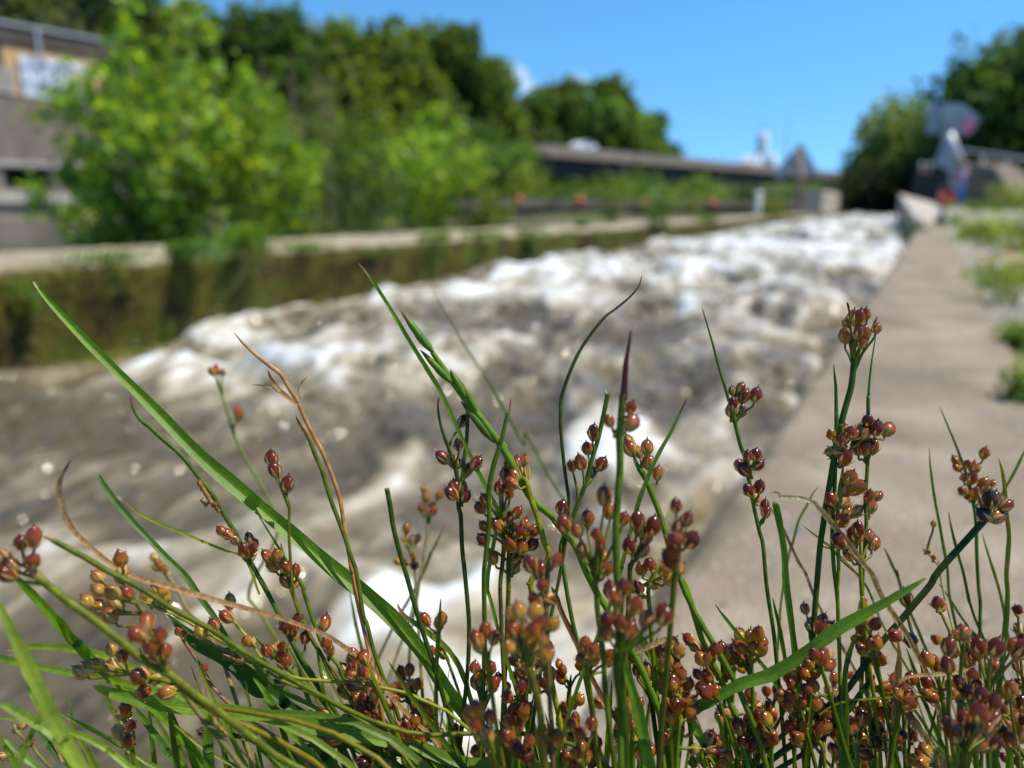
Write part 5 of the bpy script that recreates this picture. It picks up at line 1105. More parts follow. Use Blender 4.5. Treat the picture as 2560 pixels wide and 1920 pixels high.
for lb, pth, w_, dd, c_ in (('wide pale blurred blade rising along the left edge', 'E-40,200 30,330 100,480 180,640 240,770 300,900 370,1040 420,1160 490,1290 560,1420 700,1659', 2.0, .116, (.14, .23, .06)),
        ('pale green curved blade in the lower left corner', 'E-40,1100 60,1130 200,1205 330,1280 400,1310 520,1430 640,1600', 1.6, .122, (.12, .23, .07)),
        ('thin arching blade across the lower left corner', 'E-40,1225 150,1238 300,1272 450,1305 600,1345 730,1390 850,1450 980,1540 1100,1640', 1.0, .130, (.13, .23, .05)),
        ('thin short blade leaning right in the lower left corner', 'E490,1005 440,1080 380,1170 330,1260 280,1350 230,1470 180,1600', .8, .122, (.14, .24, .07)),
        ('blurred green blade running down from left of the sparkle', 'E470,1160 620,1240 800,1330 950,1410 1100,1500 1280,1620', .9, .16, (.09, .17, .04)),
        ('narrow blade behind the wide pale one at the left edge', 'E232,930 280,1040 350,1150 420,1270 500,1400', 1.0, .13, (.10, .19, .05)),
        ('dark narrow blade at the very lower left corner', 'E-20,1360 40,1460 100,1560 150,1659', 1.0, .13, G_MD),
        ('pale blade curving through the bottom left corner', 'E30,1400 110,1470 200,1550 330,1665', 1.2, .128, (.10, .2, .07)),
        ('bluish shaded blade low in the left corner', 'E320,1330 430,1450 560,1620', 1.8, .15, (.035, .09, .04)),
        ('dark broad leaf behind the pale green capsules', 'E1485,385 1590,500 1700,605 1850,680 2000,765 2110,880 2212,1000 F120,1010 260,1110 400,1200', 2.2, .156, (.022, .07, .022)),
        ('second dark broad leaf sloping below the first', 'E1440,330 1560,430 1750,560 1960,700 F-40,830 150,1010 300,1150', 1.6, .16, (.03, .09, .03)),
        ('upright ribbed blade standing at the bottom left with bar shadows', 'E1790,1170 1790,1290 1795,1400 1803,1530 1812,1659', 1.9, .148, (.06, .15, .04)),
        ('slender yellow green blade left of the ribbed one', 'E1460,1130 1480,1240 1510,1350 1555,1500 1600,1659', .9, .16, (.10, .19, .03)),
        ('thin stem leaning to the ribbed blade from the left', 'E1490,1272 1570,1330 1650,1400 1760,1490', .7, .15, (.10, .15, .03)),
        ('dark twig like blade poking left out of the ribbed blade', 'E1710,1335 1800,1340 1900,1352 2050,1385 2200,1440', .75, .15, G_DK),
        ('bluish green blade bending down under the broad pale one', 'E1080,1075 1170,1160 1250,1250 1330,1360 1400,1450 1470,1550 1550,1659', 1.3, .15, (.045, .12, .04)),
        ('bright blade curving from the left edge of the shaded leaves', 'F-20,880 60,980 120,1080 180,1180 260,1300', 1.3, .146, (.09, .2, .03)),
        ('green blade along the bottom below the broad pale one', 'F-40,1270 60,1360 200,1480 330,1590 420,1680', 1.6, .145, (.05, .13, .03)),
        ('yellowish blade at the bottom edge left of centre', 'F-20,1420 100,1520 220,1640', 1.5, .142, (.10, .18, .03)),
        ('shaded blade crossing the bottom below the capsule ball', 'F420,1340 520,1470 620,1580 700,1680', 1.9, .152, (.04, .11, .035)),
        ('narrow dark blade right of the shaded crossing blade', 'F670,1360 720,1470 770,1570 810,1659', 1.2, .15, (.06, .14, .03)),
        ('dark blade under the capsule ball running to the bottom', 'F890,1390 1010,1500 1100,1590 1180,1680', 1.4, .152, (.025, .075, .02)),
        ('blurred pale blade low behind the centre stems', 'F1560,780 1620,900 1670,1050 1680,1250 1690,1480', 1.9, .19, (.09, .18, .06)),
        ('blurred far stem left of the flat cut stem', 'F1420,-20 1400,150 1350,420 1325,700 1320,1000', .8, .2, (.10, .15, .05)),
        ('blurred far stem under the tan dry grass head', 'F810,130 840,300 870,450 895,560', .8, .19, (.09, .13, .05))):
    blade(lb, pth, (dd, dd), w_, c_, None, taper=.3, fold=.35, twist=.3, per=6)
rush('pale stemmed rush with green and cream capsules in the left tangle', 'E1210,215 1300,250 1400,290 1500,330 1600,380 1700,440 1850,525 2000,610 2212,740 F200,840', (.150, .148), .7, 'E1255,165 1300,210 1345,110 1400,130 1420,180 1380,190', (.2, .24, .07), None, pal='OOA', seed=25, arm=.5)
rush('thin rush with spaced cream coloured capsules right of the tan crossing', 'E2018,390 2060,440 2130,520 2190,590 2212,640 F60,720 200,850', (.151, .149), .55, 'E1983,225 1960,355 2130,560 2170,570', (.22, .25, .06), None, pal='OP', seed=26, arm=.3, cs=1.05)
rush('rush bud pair with two cream and maroon capsules on the broad leaf edge', 'E2060,690 2150,720 2212,745 F60,800', (.149, .148), .6, 'E1985,672 2075,700 1740,490 1850,420', (.12, .17, .04), None, pal='ORD', seed=27, arm=.2)
rush('withered brown rush leaning left between dark leaves', 'E1540,475 1590,560 1650,650 1720,760 1780,860 1840,960 1910,1040', (.152, .150), .7, 'E1545,480 1590,500 1760,800', (.22, .14, .07), None, pal='PD', cs=.7, seed=28, arm=.4, cat='dry rush', group='dry straw coloured stalks')
rush('orange blurred rush head far behind the left amber cluster', 'A1330,1490 1390,1560 1440,1640 E1480,40 1530,120 1600,260', (.21, .19), .9, 'A1335,1500 1370,1560 1420,1600 1350,1580 1450,1650', (.25, .22, .08), None, pal='OA', seed=29, cs=.9, arm=.3)
rush('blurred orange capsules low in the left corner', 'E100,1270 160,1360 230,1430 330,1540', (.17, .16), .7, 'E140,1320 205,1280 250,1440 20,1560 110,1570', (.2, .2, .06), None, pal='AP', seed=30, cs=.8, arm=.3)
# ---- centre
def ryegrass():
    px = P('Y690,690 760,790 830,890 900,985 960,1060 1030,1150 1090,1230 1170,1360 1215,1440 1300,1590 C330,1130 380,1190 480,1310 560,1420 640,1620'); S = spline(rooted(lift(px, (.152, .150))), 7); org = S[-1].copy(); org.z = 0
    t_ = thing('ryegrass', org, 'green rye grass spike with plump pointed spikelets in the middle', 'grass spike', 'grass blades among the rushes')
    MB().tube([(q - org)[:] for q in S], [.0005 + .0002 * min(1, i / 20) for i in range(len(S))], G_BR, n=8).build('stem', 'stem', t_, True)
    for a, b, wd_ in (('Y690,690', 'Y500,440', 1.9), ('Y812,880', 'Y618,678', 1.7), ('Y900,975', 'Y800,798', 1.8), ('Y965,1065', 'Y875,880', 1.7), ('Y1075,1245', 'Y865,990', 1.9), ('Y1150,1310', 'Y1040,1150', 1.7), ('Y1200,1400', 'Y1090,1220', 1.5)):
        A_, B_ = at(*P(a)[0], .1515), at(*P(b)[0], .152); ax = B_ - A_; L_ = ax.length; ax.normalize(); sd = ax.cross(CP - A_).normalized(); nr = sd.cross(ax); wd_ *= 1.35
        mb = MB()
        for k, (u0, u1, s, hw) in enumerate(((0, .62, .32, .42), (.05, .7, -.32, .42), (.22, .86, .26, .38), (.28, .92, -.24, .36), (.0, 1.0, 0, .62))):   # overlapping scales
            pts, rr, cc = [], [], []
            for j in range(9):
                u = j / 8; q = A_ + ax * (L_ * (u0 + (u1 - u0) * u)) + sd * (s * wd_ * .0005 * math.sin(math.pi * min(1, u * .8 + .15))) + nr * (.0001 * k)
                pts.append((q - org)[:]); rr.append(wd_ * .0005 * hw * max(.04, math.sin(math.pi * min(1, .10 + .88 * u)) ** .8)); cc.append(mixc((.17, .26, .03), (.10, .20, .02), k / 4) if u < .72 else mixc((.14, .2, .03), (.16, .06, .05), (u - .72) / .28))
            mb.tube(pts, rr, cc, n=7)
        mb.build('spikelet', 'stem', t_, True)
ryegrass()
rush('rush with a long dark bract curving up to the right over the foam', 'W1386,596 1380,618 1360,642 1330,667 1300,692 1250,762 1215,850 1211,900 C420,200 418,330 428,480 450,700 470,850 490,980 490,1050 470,1300 440,1500', (.156, .150), .75, '', (.03, .055, .016), (.2, .07, .05), .06, seed=40, taper=.3, group=RG)
rush('rush with a pale frayed tip and five capsules left of the pink topped one', 'W1308,842 1311,860 C828,90 805,200 780,320 745,470 700,620 668,740 640,850 600,960 560,1060 490,1240 420,1440 G480,170', (.152, .150), .95, 'C515,712 592,680 705,422 770,695 432,1075 690,765 650,560', (.05, .10, .02), PALE, .03, 'MMRR', seed=41, arm=1.3, group=RG)
rush('near rush with a dark red pointed bract and pinkish top capsules', 'W1363,712 1356,760 1351,800 1347,860 C960,100 950,200 935,350 930,480 935,640 930,800 915,1000 900,1200 900,1500 G920,200 930,500 930,800', (.124, .122), 1.25, 'C840,320 1030,340 1025,205 920,430', (.06, .13, .02), (.07, .018, .014), .22, 'PPP', 1.0, 42, arm=.5, taper=.18)
rush('dark stemmed rush with bead like capsules right of the flat cut stem', 'B1580,120 1572,200 1590,330 1625,450 1680,600 1730,760 1745,900 1750,1060 1770,1150 1780,1400 1805,1640 F1830,250 1842,450 1830,800 1800,1100 1770,1400', (.152, .150), .95, 'B1615,640 1780,320 1745,525 1725,680 1835,730 1905,685 1715,895 1765,905 1815,975 1690,950', (.03, .06, .016), (.12, .05, .03), .05, 'MMRD', 1.08, 43, arm=.75, taper=.3)
rush('straight dark bract stem standing close behind the bead like capsules', 'Y905,1020 B1830,200 1822,450 1800,650 1780,860 1775,1060', (.153, .151), .8, '', (.035, .085, .018), None, seed=44, root=False, cat='rush bract')
rush('rush with a tan tip standing just right of the bead like capsules', 'W1104,860 1100,890 B2170,270 2130,450 2095,570 2060,680 2030,810 2010,950 2015,1150 1990,1450 F1970,0 1975,400 1970,800 1958,1100', (.147, .148), 1.0, '', (.05, .115, .022), (.3, .14, .07), .07, seed=45, taper=.25)
rush('yellow green rush where the rye grass meets a brown capsule tuft', 'C90,800 130,850 150,950 180,1040 215,1140 245,1240 280,1370 315,1500 G160,60 200,300', (.150, .149), 1.2, 'C50,690 110,655 95,775 20,790 -30,700 0,860', (.17, .22, .02), (.3, .25, .05), .05, 'RPA', seed=46, arm=.5)
rush('rush with the large brown cluster in the middle, upper tier', 'B2110,1060 2120,1150 2130,1250 2140,1400 2130,1550 F2110,100 2120,400', (.151, .150), .9, 'B2105,900 2150,770 2190,950 2180,880 1940,1070 1990,1010 C45,1115 -20,1150', (.07, .08, .02), None, pal='MRR', seed=47, arm=.7)
rush('rush with the large brown cluster in the middle, lower tier', 'C0,1180 -15,1300 -20,1420 -30,1560 G-30,120 -40,400', (.152, .151), 1.0, 'B2085,1225 2190,1160 1970,1230 1960,1350 2130,1290 2190,1390 2045,1500 C108,1210 55,1280 180,1270 175,1390 90,1420 10,1400 45,1510 30,1590 140,1300 0,1230 60,1350', (.08, .10, .02), None, pal='RAAM', seed=48, arm=.6)
blade('yellow tipped blade with a tan curled end right of the flat cut stem', 'F1222,240 1245,295 1290,350 1350,392 1450,462 1580,562 1650,625 1700,690 1750,770 1785,850 1830,980 1865,1100', (.150, .150), 1.05, (.09, .15, .02), ORG, .13, taper=.25, fold=.2)
blade('thin dark upright blade crossing the end of the long broad one', 'F1597,195 1588,320 1578,450 1568,620 1560,800 1556,1000 1555,1200 1558,1500', (.149, .150), .8, G_DK, None, taper=.3)
blade('brown streaked leaf slanting down behind the orange cluster', 'G340,90 380,180 420,290 460,380 520,500 560,590 620,720 680,860', (.148, .148), 1.0, (.17, .08, .03), G_MD, .05, taper=.1)
rush('blurred far rush with amber capsules in two tiers left of centre', 'B1490,1120 1490,1190 1480,1300 1460,1430 1440,1560 F1400,80 1350,300', (.22, .20), .9, 'B1450,905 1465,975 1510,1035 1430,1075 1490,1095 1580,960 1530,1100', (.13, .13, .07), None, pal='AP', seed=49, cs=.95, arm=.35)
rush('blurred far rush with dark amber capsules leaning on the flat cut stem', 'B1330,1400 1340,1480 1370,1600 F1380,120', (.21, .20), .8, 'B1300,1250 1285,1340 1350,1350 1395,1335 1230,1530 1290,1545 1370,1570 1360,1490', (.10, .12, .05), None, pal='ARD', seed=50, cs=.95, arm=.3)
blade('blurred grey green tip right of the far amber capsules', 'B1625,1225 1570,1350 1510,1470 1450,1620', (.21, .21), .8, (.09, .12, .06), None, taper=.4)
# near blurred centre
rush('near rush with the big orange blurred cluster at the bottom centre', 'G90,620 130,760 170,880 200,980 230,1120 250,1250 280,1600', (.116, .120), 1.3, 'G60,310 0,330 205,315 355,420 15,470 115,470 150,560 50,600 250,420 310,690 205,620 120,650 30,560 260,560 -20,620 180,480', (.14, .12, .02), None, pal='AAROO', seed=51, cs=1.0, arm=.6, dj=.004)
rush('near red capsule group above the orange blurred cluster', 'C330,1480 310,1600 G290,220 300,400 310,700', (.122, .122), .9, 'G260,80 200,200 310,200 C160,1560 380,1520 245,1600', (.12, .09, .03), None, pal='MPM', seed=52, arm=.6)
rush('near pair of red blurred capsules left of the orange cluster', 'F1985,620 2010,760 2030,950 2070,1250', (.120, .122), .8, 'F1980,470 1908,550 2060,535 1930,600', (.1, .12, .03), None, pal='RRM', seed=53, arm=.6)
rush('near blurred amber and red capsules at the foot of the dark stem', 'F2000,1400 2030,1480 2060,1640', (.117, .12), .9, 'F1905,1150 2020,1220 1890,1290 1985,1385 1850,1200', (.1, .12, .03), None, pal='RAA', seed=54, arm=.8)
rush('capsule knot in focus between the near red groups, bottom centre', 'F1960,960 1965,1080 1960,1250 1955,1450', (.148, .149), .8, 'F1890,790 1915,840 2025,800 2085,880 1950,910 1905,920 2000,900 2050,940', (.06, .08, .02), None, pal='RDAP', seed=55, arm=.8)
rush('thick near rush fanning into dark red blurred capsules right of centre', 'G955,400 945,480 930,600 918,720 920,850 930,950 955,1150 970,1300 978,1659', (.117, .122), 1.7, 'G855,125 960,105 905,200 880,180 1060,265 1165,375 1290,290 1310,350 825,380 815,490 950,410 1000,480', (.035, .085, .015), None, pal='MMRP', seed=56, cs=1.0, arm=.9, dj=.003)
rush('near rush of plump blurred capsules left of the dark red bract', 'C730,1420 720,1520 700,1659 G730,150 740,300 765,500 790,700 805,950 830,1200 880,1600', (.128, .125), 1.0, 'C795,970 840,1095 965,1170 650,1165 450,1210 560,1270 730,1300 765,1370 610,1440 790,1490 640,1480 820,1600', (.06, .12, .02), None, pal='RAPR', seed=57, arm=.7, dj=.004)
rush('near rush with large pink red capsules in front of the path edge', 'C1450,1290 1440,1400 1430,1550 G1400,40 1380,300', (.119, .122), 1.0, 'C1415,1055 1515,1170 1545,1350 1390,1440 1400,1350 1440,1250 1370,1520', (.08, .1, .03), None, pal='MPM', seed=58, arm=.5, cs=1.05)
rush('rush with a dark dry crest on red blurred capsules behind the straight blade', 'C1090,1400 1060,1500 1020,1600 G1010,150', (.135, .135), .9, 'C1110,1250 1220,1230 1080,1190 1020,1400 1130,1440 1160,1300', (.05, .08, .02), (.05, .03, .02), .1, 'MPMD', 1.0, 59, arm=.6)
rush('flat green rush with glossy capsules right of the straight blade', 'C1050,650 1100,730 1150,810 1200,930 1250,1050 1290,1170 1330,1300 1370,1450 1420,1600 G1500,150', (.152, .150), 1.2, 'C1020,560 1010,505 1165,553 1095,590 1180,680 1260,775', (.075, .16, .025), PALE, .03, 'RRAO', seed=60, arm=.7, cs=1.05)
rush('rush with sharp dark capsules just above the near red fan', 'C1200,1480 1240,1600 G1180,100 1190,300 1210,600', (.150, .149), .9, 'C1115,1600 1190,1560 1430,1600 1310,1615 G1050,90 1095,110 1220,80 1370,30', (.1, .17, .03), None, pal='RAMO', seed=61, arm=.5)
blade('bright near blade standing at the bottom right of centre', 'G962,700 985,800 1010,880 1045,1000 1080,1130 1110,1250 1150,1450 1185,1659', (.128, .128), 2.0, (.09, .21, .022), None, taper=.5, fold=.3)
blade('thick bright leaf running down through the amber capsules', 'G1030,390 1090,500 1150,600 1200,680 1245,770 1310,860 1370,950 1410,1010 1450,1085 1510,1190 1560,1280 1620,1380 1680,1480 1800,1659', (.150, .148), 1.7, (.10, .22, .028), None, taper=.15, fold=.5)
blade('broken straw crossing the thick bright leaf', 'G1335,540 1250,580 1160,620 1065,660', (.147, .147), 1.0, TAN, None, taper=0.01, root=False, flat_tip=True, cat='straw', group='dry straw coloured stalks', name='dry_stalk', mat='dry')
rush('tall bright green stem right of the amber capsule cluster', 'G1400,-100 1480,50 1525,170 1560,280 1600,410 1640,540 1700,670 1750,780 1800,880 1850,1000 1890,1110 1940,1240 2000,1500', (.151, .148), 1.3, 'G1540,550 1578,610 1660,660 1755,645 1735,805 1605,850', (.09, .19, .025), None, pal='RAR', seed=62, arm=.8)
rush('amber capsule cluster with a pale yellow one, right of centre', 'G1400,900 1360,1000 1340,1150 1330,1350 1340,1650', (.149, .148), .8, 'G1405,682 1440,650 1318,770 1350,730 1415,785 1325,890 1285,960 1450,860 1380,880', (.14, .2, .03), None, pal='AAOAO', seed=63, arm=.6, cs=1.08)
rush('rush below the pale yellow capsule with amber ones on the slanting blade', 'G1500,1040 1490,1150 1470,1300 1450,1500', (.148, .147), .9, 'G1520,940 1645,970 1420,970 1350,1085 1520,1075 1375,1240 1450,1240', (.09, .16, .03), None, pal='AAOR', seed=64, arm=.5, cs=1.1)
rush('rush with half hidden maroon capsules behind the thick bright leaf', 'G1180,880 1190,1000 1220,1200 1260,1500', (.152, .150), 1.0, 'G1260,640 1300,680 1165,810 1085,760 1080,815 1040,690', G_DK, None, pal='MRP', seed=65, arm=.6)
rush('rush with loose amber capsules left of the thick near rush', 'G640,760 660,900 690,1100 720,1400', (.132, .135), .9, 'G630,590 600,720 705,720 845,690 690,650 845,720 730,640', (.1, .14, .03), None, pal='AOA', seed=66, arm=.5)
rush('bottom centre rush with blurred yellow capsules on bent stems', 'G330,1480 360,1560 420,1659', (.122, .124), 1.1, 'G300,1420 385,1400 310,1470 270,1380', (.08, .14, .03), None, pal='OA', seed=67, arm=.5)
rush('bottom rush with a heap of orange capsules left of the thick near stem', 'G580,1600 620,1680', (.132, .135), 1.0, 'G555,1530 485,1570 640,1575 530,1625 590,1360 520,1290 690,1280', (.08, .14, .03), None, pal='AAR', seed=68, arm=.6)
rush('bottom rush of dim amber capsules between the two near stems', 'G1000,1150 1010,1300 1020,1500', (.146, .147), .9, 'G750,1100 1000,980 930,1395 1030,1440 990,1080 940,1200 1090,1110', (.08, .12, .03), None, pal='ARO', seed=69, arm=.6)
rush('bottom left of centre rush with capsules cut by the frame', 'G150,1540 170,1660', (.130, .132), .9, 'G70,1520 140,1575 150,1430 20,1460 -30,1400', (.07, .12, .03), None, pal='ARM', seed=70, arm=.5)
rush('bottom rush of glossy maroon capsules right of the bright near blade', 'G1640,1560 1680,1660', (.147, .147), 1.0, 'G1565,1612 1655,1570 1580,1500 1725,1510 1810,1510 1705,1410 1330,1400', (.1, .18, .03), None, pal='RMAR', seed=71, arm=.5, cs=1.05)
rush('rush with a neat group of cherry red capsules left of the diagonal stem', 'G2020,1400 2040,1520 2080,1659', (.149, .148), .9, 'G1955,1300 2045,1255 2110,1350 1995,1430 2085,1465 2142,1450 2180,1270', (.09, .16, .03), None, pal='RRMM', seed=72, arm=.6, cs=1.1)
rush('small rush with one round dark capsule under the slanting broad blade', 'G2110,1060 2090,1130 2070,1250', (.151, .150), .5, 'G2120,1128 1830,1165 2060,1040', (.12, .14, .04), None, pal='MR', seed=73, arm=.3)
# ---- right
rush('tall rush over the water edge with three tiers of dark red capsules', 'Z235,420 265,520 300,640 340,790 380,920 410,1030 440,1140 470,1260 500,1350 C2060,900 2085,1030 2110,1150 2140,1280 2170,1400 H-10,100 50,500 90,900 110,1100 150,1600', (.154, .152), .85, 'C1905,60 1975,35 2010,110 2105,95 1910,170 1900,225 1980,245 1950,120 2040,620 2105,615 1970,705 2010,740 2125,700 2140,890 2045,920 2105,975 2185,1060 2195,1110', (.05, .12, .022), None, pal='MMMR', seed=80, arm=.9, taper=.3)
blade('upright blade with a torn pale tip right of the tall red rush', 'D50,1010 75,1080 110,1260 140,1450 H155,50 175,200 220,550 245,750 270,950 290,1300', (.151, .150), 1.25, (.055, .14, .022), PALE, .03, taper=.06, fold=.3)
rush('stout dark rush crowned by nine capsules, highest in the picture', 'Z1175,690 1165,780 1150,900 1120,1010 1090,1120 1062,1235 1040,1350 D630,350 595,520 560,700 530,880 500,1050 475,1230 450,1400 H420,100 400,350 385,580 370,800 350,1100 345,1300', (.151, .150), 1.2, 'Z1195,485 1245,455 1120,515 1115,590 1195,575 1215,632 1225,570 1160,475 1308,545', (.03, .075, .018), None, pal='AARR', seed=81, arm=.35, taper=.02, cs=1.05)
rush('short pointed bract rising above the highest capsules', 'Z1125,380 1135,420 1145,480 1150,560 1165,680', (.151, .151), .45, '', (.1, .12, .03), RED, .3, seed=82, root=False, cat='rush bract')
rush('slim green branch right of the highest capsules', 'Z1312,470 1290,520 1260,590 1225,680 1180,790 1150,890', (.151, .151), .55, '', (.09, .15, .03), (.2, .14, .08), .1, seed=83, root=False, cat='rush bract')
rush('upright rush with a tan point and a broad fan of red brown capsules', 'Z1043,765 1048,830 1055,900 1058,1000 1060,1150 D592,250 590,400 582,650 575,900 562,1100 555,1300 560,1450 570,1600 H600,200 608,400 615,600 625,1000', (.151, .150), .85, 'D545,440 632,495 700,420 745,440 795,395 835,430 640,550 550,590 670,640 620,590 655,400', (.05, .13, .02), TAN, .03, 'RARR', seed=84, arm=.9, taper=.2)
rush('rush with a long straight bract and a level row of dark capsules', 'Z1300,600 1283,700 1270,800 1260,900 1256,1000 1252,1100 D866,100 866,280 862,480 860,700 850,850 840,1000 845,1100 850,1200 840,1350 830,1500 H815,100 825,300 830,500 845,700 860,950 890,1400', (.153, .151), .8, 'D865,320 935,385 1035,395 770,545 840,555 905,550 D950,970 880,1055 870,970', (.06, .15, .022), None, pal='MRRM', seed=85, arm=.8, taper=.3, cs=1.06)
rush('rush with a middle tier of capsules between the two upright bracts', 'D650,680 640,800 620,900 605,1050 600,1200 605,1400 610,1600 H600,150 612,420 618,800', (.150, .150), .75, 'D705,815 765,900 670,900 545,995 650,1020 690,1115 755,1100 540,1080 645,1180', (.13, .19, .03), None, pal='RRAR', seed=86, arm=.5, cs=1.08)
rush('rush with a low tier of cherry capsules ending the right hand column', 'D800,1420 800,1520 800,1640 H810,150 830,420', (.150, .150), .8, 'D785,1255 770,1330 870,1310 905,1375 700,1370 615,1360 690,1480 740,1300', (.15, .2, .03), None, pal='RRRM', seed=87, arm=.6, cs=1.1)
blade('pale dry leaf curling over and down across the right stems', 'D5,965 40,940 90,945 120,975 200,980 300,990 400,1030 440,1070 480,1110 550,1200 620,1290 690,1370 760,1460 830,1560 900,1650 H980,170 1055,290 1130,400 1200,510 1260,620 1330,750 1400,900 1440,1050 1495,1210', (.147, .149), 1.05, (.43, .29, .13), PALE, .2, taper=.3, fold=.3, cat='dry leaf', group='dry straw coloured stalks', name='dry_shoot', mat='dry')
blade('banded dry leaf lying at the foot of the right stems', 'H1130,1060 1200,1170 1280,1285 1340,1370 1400,1455 1460,1540 1535,1640', (.146, .146), 1.5, (.40, .30, .16), BRN, .2, taper=.2, cat='dry leaf', group='dry straw coloured stalks', name='dry_shoot', mat='dry')
blade('broad blade slanting up to the right in front of the right stems', 'H1365,18 1260,85 1150,150 1020,225 900,290 750,375 600,460 450,570 300,680 150,780 0,862 G2000,925 1850,1000 1700,1085 1580,1140 1470,1190', (.142, .146), 2.3, (.065, .17, .028), G_YL, .03, taper=.45, fold=.35, root=False, twist=.2)
rush('heavy dark rush leaning far right with a knot of capsules at its head', 'D1960,1060 1900,1140 1840,1210 1750,1310 1650,1420 1550,1530 1450,1650 H1400,80 1275,230 1150,380 1020,530 900,680 800,820 700,960 575,1105 450,1250', (.149, .149), 1.35, 'D1955,985 2052,1050 1970,1150 1880,1050 1870,1130 1995,1100 1920,1000', (.022, .048, .018), None, pal='MRD', seed=88, arm=.2, cs=1.15, taper=.03)
rush('second dark stem parallel to the heavy leaning one', 'H920,860 800,1010 690,1170 560,1310 440,1430', (.151, .150), 1.0, '', (.025, .07, .02), None, seed=89, taper=.02)
rush('dark curved stem rising from the bottom beside the lower capsules', 'H640,1080 480,1170 360,1220 230,1290 120,1380 0,1500', (.150, .149), .9, '', (.025, .08, .02), None, seed=90)
rush('rush a little behind at the right with small scattered capsules', 'D1484,195 1540,330 1600,470 1655,610 1700,740 1735,860 1765,980 1790,1120 1800,1250 1805,1500 H1820,100 1835,250 1830,550', (.178, .172), .85, 'D1630,665 1635,725 1720,690 1780,725 1690,810 1765,815 1685,930 1730,960 1800,950 1870,600 1935,860 1855,865 1895,930', (.05, .11, .025), TAN, .02, 'RPRA', .95, 91, arm=.7, taper=.35)
for lb, pth, w_, dd, c_, tp in (('slender upright bract with a pale point right of the capsule column', 'D1395,550 1400,680 1420,850 1445,1020 1480,1200 1515,1400 1550,1600 H1565,150 1620,420 1690,720', .6, .172, G_MD, TAN),
        ('short slender bract between two longer ones at the right', 'D1558,1100 1580,1220 1610,1350 1650,1500 1690,1640 H1740,220 1785,360', .6, .172, G_DK, None),
        ('thin bract entering from the right edge over the far capsules', 'D2225,560 2150,720 2070,865 2010,970', .6, .175, G_MD, None),
        ('pale straw coloured stem at the right with a dry tip', 'D1990,640 2010,700 2030,780 2045,900 2050,1000 2065,1150 2082,1300 2075,1450 2060,1650 H2072,150 2070,300 2050,500 2020,750 1995,950', .85, .165, (.12, .13, .04), TAN),
        ('thin stem dropping from the small scattered capsules', 'D1850,1290 1890,1430 1960,1650 H2000,130 2030,260 2065,480', .6, .17, (.08, .15, .03), None),
        ('thin blade with a purplish point above the bottom right path', 'G1757,245 1800,310 1850,372 1920,460 2000,560 2100,690 2212,830 H30,882 90,975 150,1080 260,1240 360,1410', .75, .150, (.075, .16, .03), RED),
        ('fine blade behind the dry curled leaf with a faint tip', 'D280,1210 360,1270 450,1340 560,1430 680,1550 H830,60 900,200 960,360', .5, .165, (.13, .2, .05), PALE),
        ('blurred fine blade between the torn blade and the stout rush', 'D435,885 380,960 330,1060 265,1180 220,1350 175,1500 H110,250 85,600', .6, .18, (.10, .16, .05), None),
        ('fine brown tendril over the fine blade', 'D430,1360 480,1405 550,1430 600,1490 680,1570 780,1650', .3, .152, BRN, None),
        ('tan broken stem leaning right at the far left of the right group', 'D-10,1030 60,1130 130,1250 200,1400 260,1530 330,1650 H400,180', .6, .158, TAN, PALE),
        ('blurred stub pointing up from the path at the right', 'D1000,1410 1040,1490 1080,1580 1120,1659 H1150,110', .7, .18, (.10, .13, .06), None),
        ('short green stem with a yellow cut top left of the torn blade', 'H40,185 65,300 100,450 130,620 160,800 190,1000 205,1300', .8, .152, (.05, .12, .02), TAN),
        ('dark stem merging with the slanting broad blade', 'H800,410 740,560 700,680 670,820 655,1000 640,1200 650,1500', .95, .148, (.05, .10, .02), None),
        ('wide dark stem at the bottom under the dark merging stem', 'H625,1080 635,1250 640,1400 655,1659', 1.4, .143, (.035, .10, .02), None),
        ('thin bright blade descending across the lower right stems', 'H1030,840 1090,920 1150,1000 1230,1110 1310,1220 1400,1360 1480,1470', .6, .152, (.10, .2, .03), None),
        ('straight green stem right of the dry curled leaf foot', 'H1195,620 1240,740 1290,880 1320,1020 1380,1150 1430,1290', .7, .155, (.045, .11, .03), None),
        ('thin dark stem between dry leaf and near cluster', 'H1470,60 1560,180 1640,310 1720,430 1800,580', .5, .17, (.06, .11, .03), None),
        ('thick green stem through the near right cluster', 'H2060,-20 2065,200 2055,400 2040,560 2020,760 1990,1000 1980,1150 1960,1500', .95, .14, (.05, .11, .02), None),
        ('tan upright dry stem right of the heavy leaning rush', 'H1130,560 1135,650 1125,760 1110,900 1095,1100 1080,1300 1060,1480 1040,1659', .9, .146, (.40, .22, .09), None),
        ('pale bent straw reaching into the near right cluster', 'H1790,780 1700,815 1600,840 1450,852 1300,858 1220,870 1160,900 1140,930', .6, .144, (.45, .34, .16), None),
        ('fine yellow green blade arching over the lower capsules', 'H1760,1075 1600,1065 1400,1045 1200,1040 1000,1050 820,1065 700,1075 560,1120 440,1200', .4, .146, (.14, .2, .03), None),
        ('fine dry thread beside the upright dry stem', 'H1190,920 1260,980 1330,1040 1440,1130', .3, .15, PALE, None)):
    dry = c_ in (TAN, BRN, PALE) or c_[0] > .35
    blade(lb, pth, (dd, dd), w_, c_, tp, .04, taper=.25, fold=.2, per=6, cat='dry stalk' if dry else 'grass blade', group='dry straw coloured stalks' if dry else 'grass blades among the rushes', name='dry_stalk' if dry else 'grass_shoot', mat='dry' if dry else 'blade', root=('thread' not in lb and 'bent straw' not in lb and 'tendril' not in lb and 'arching over' not in lb and 'entering' not in lb))
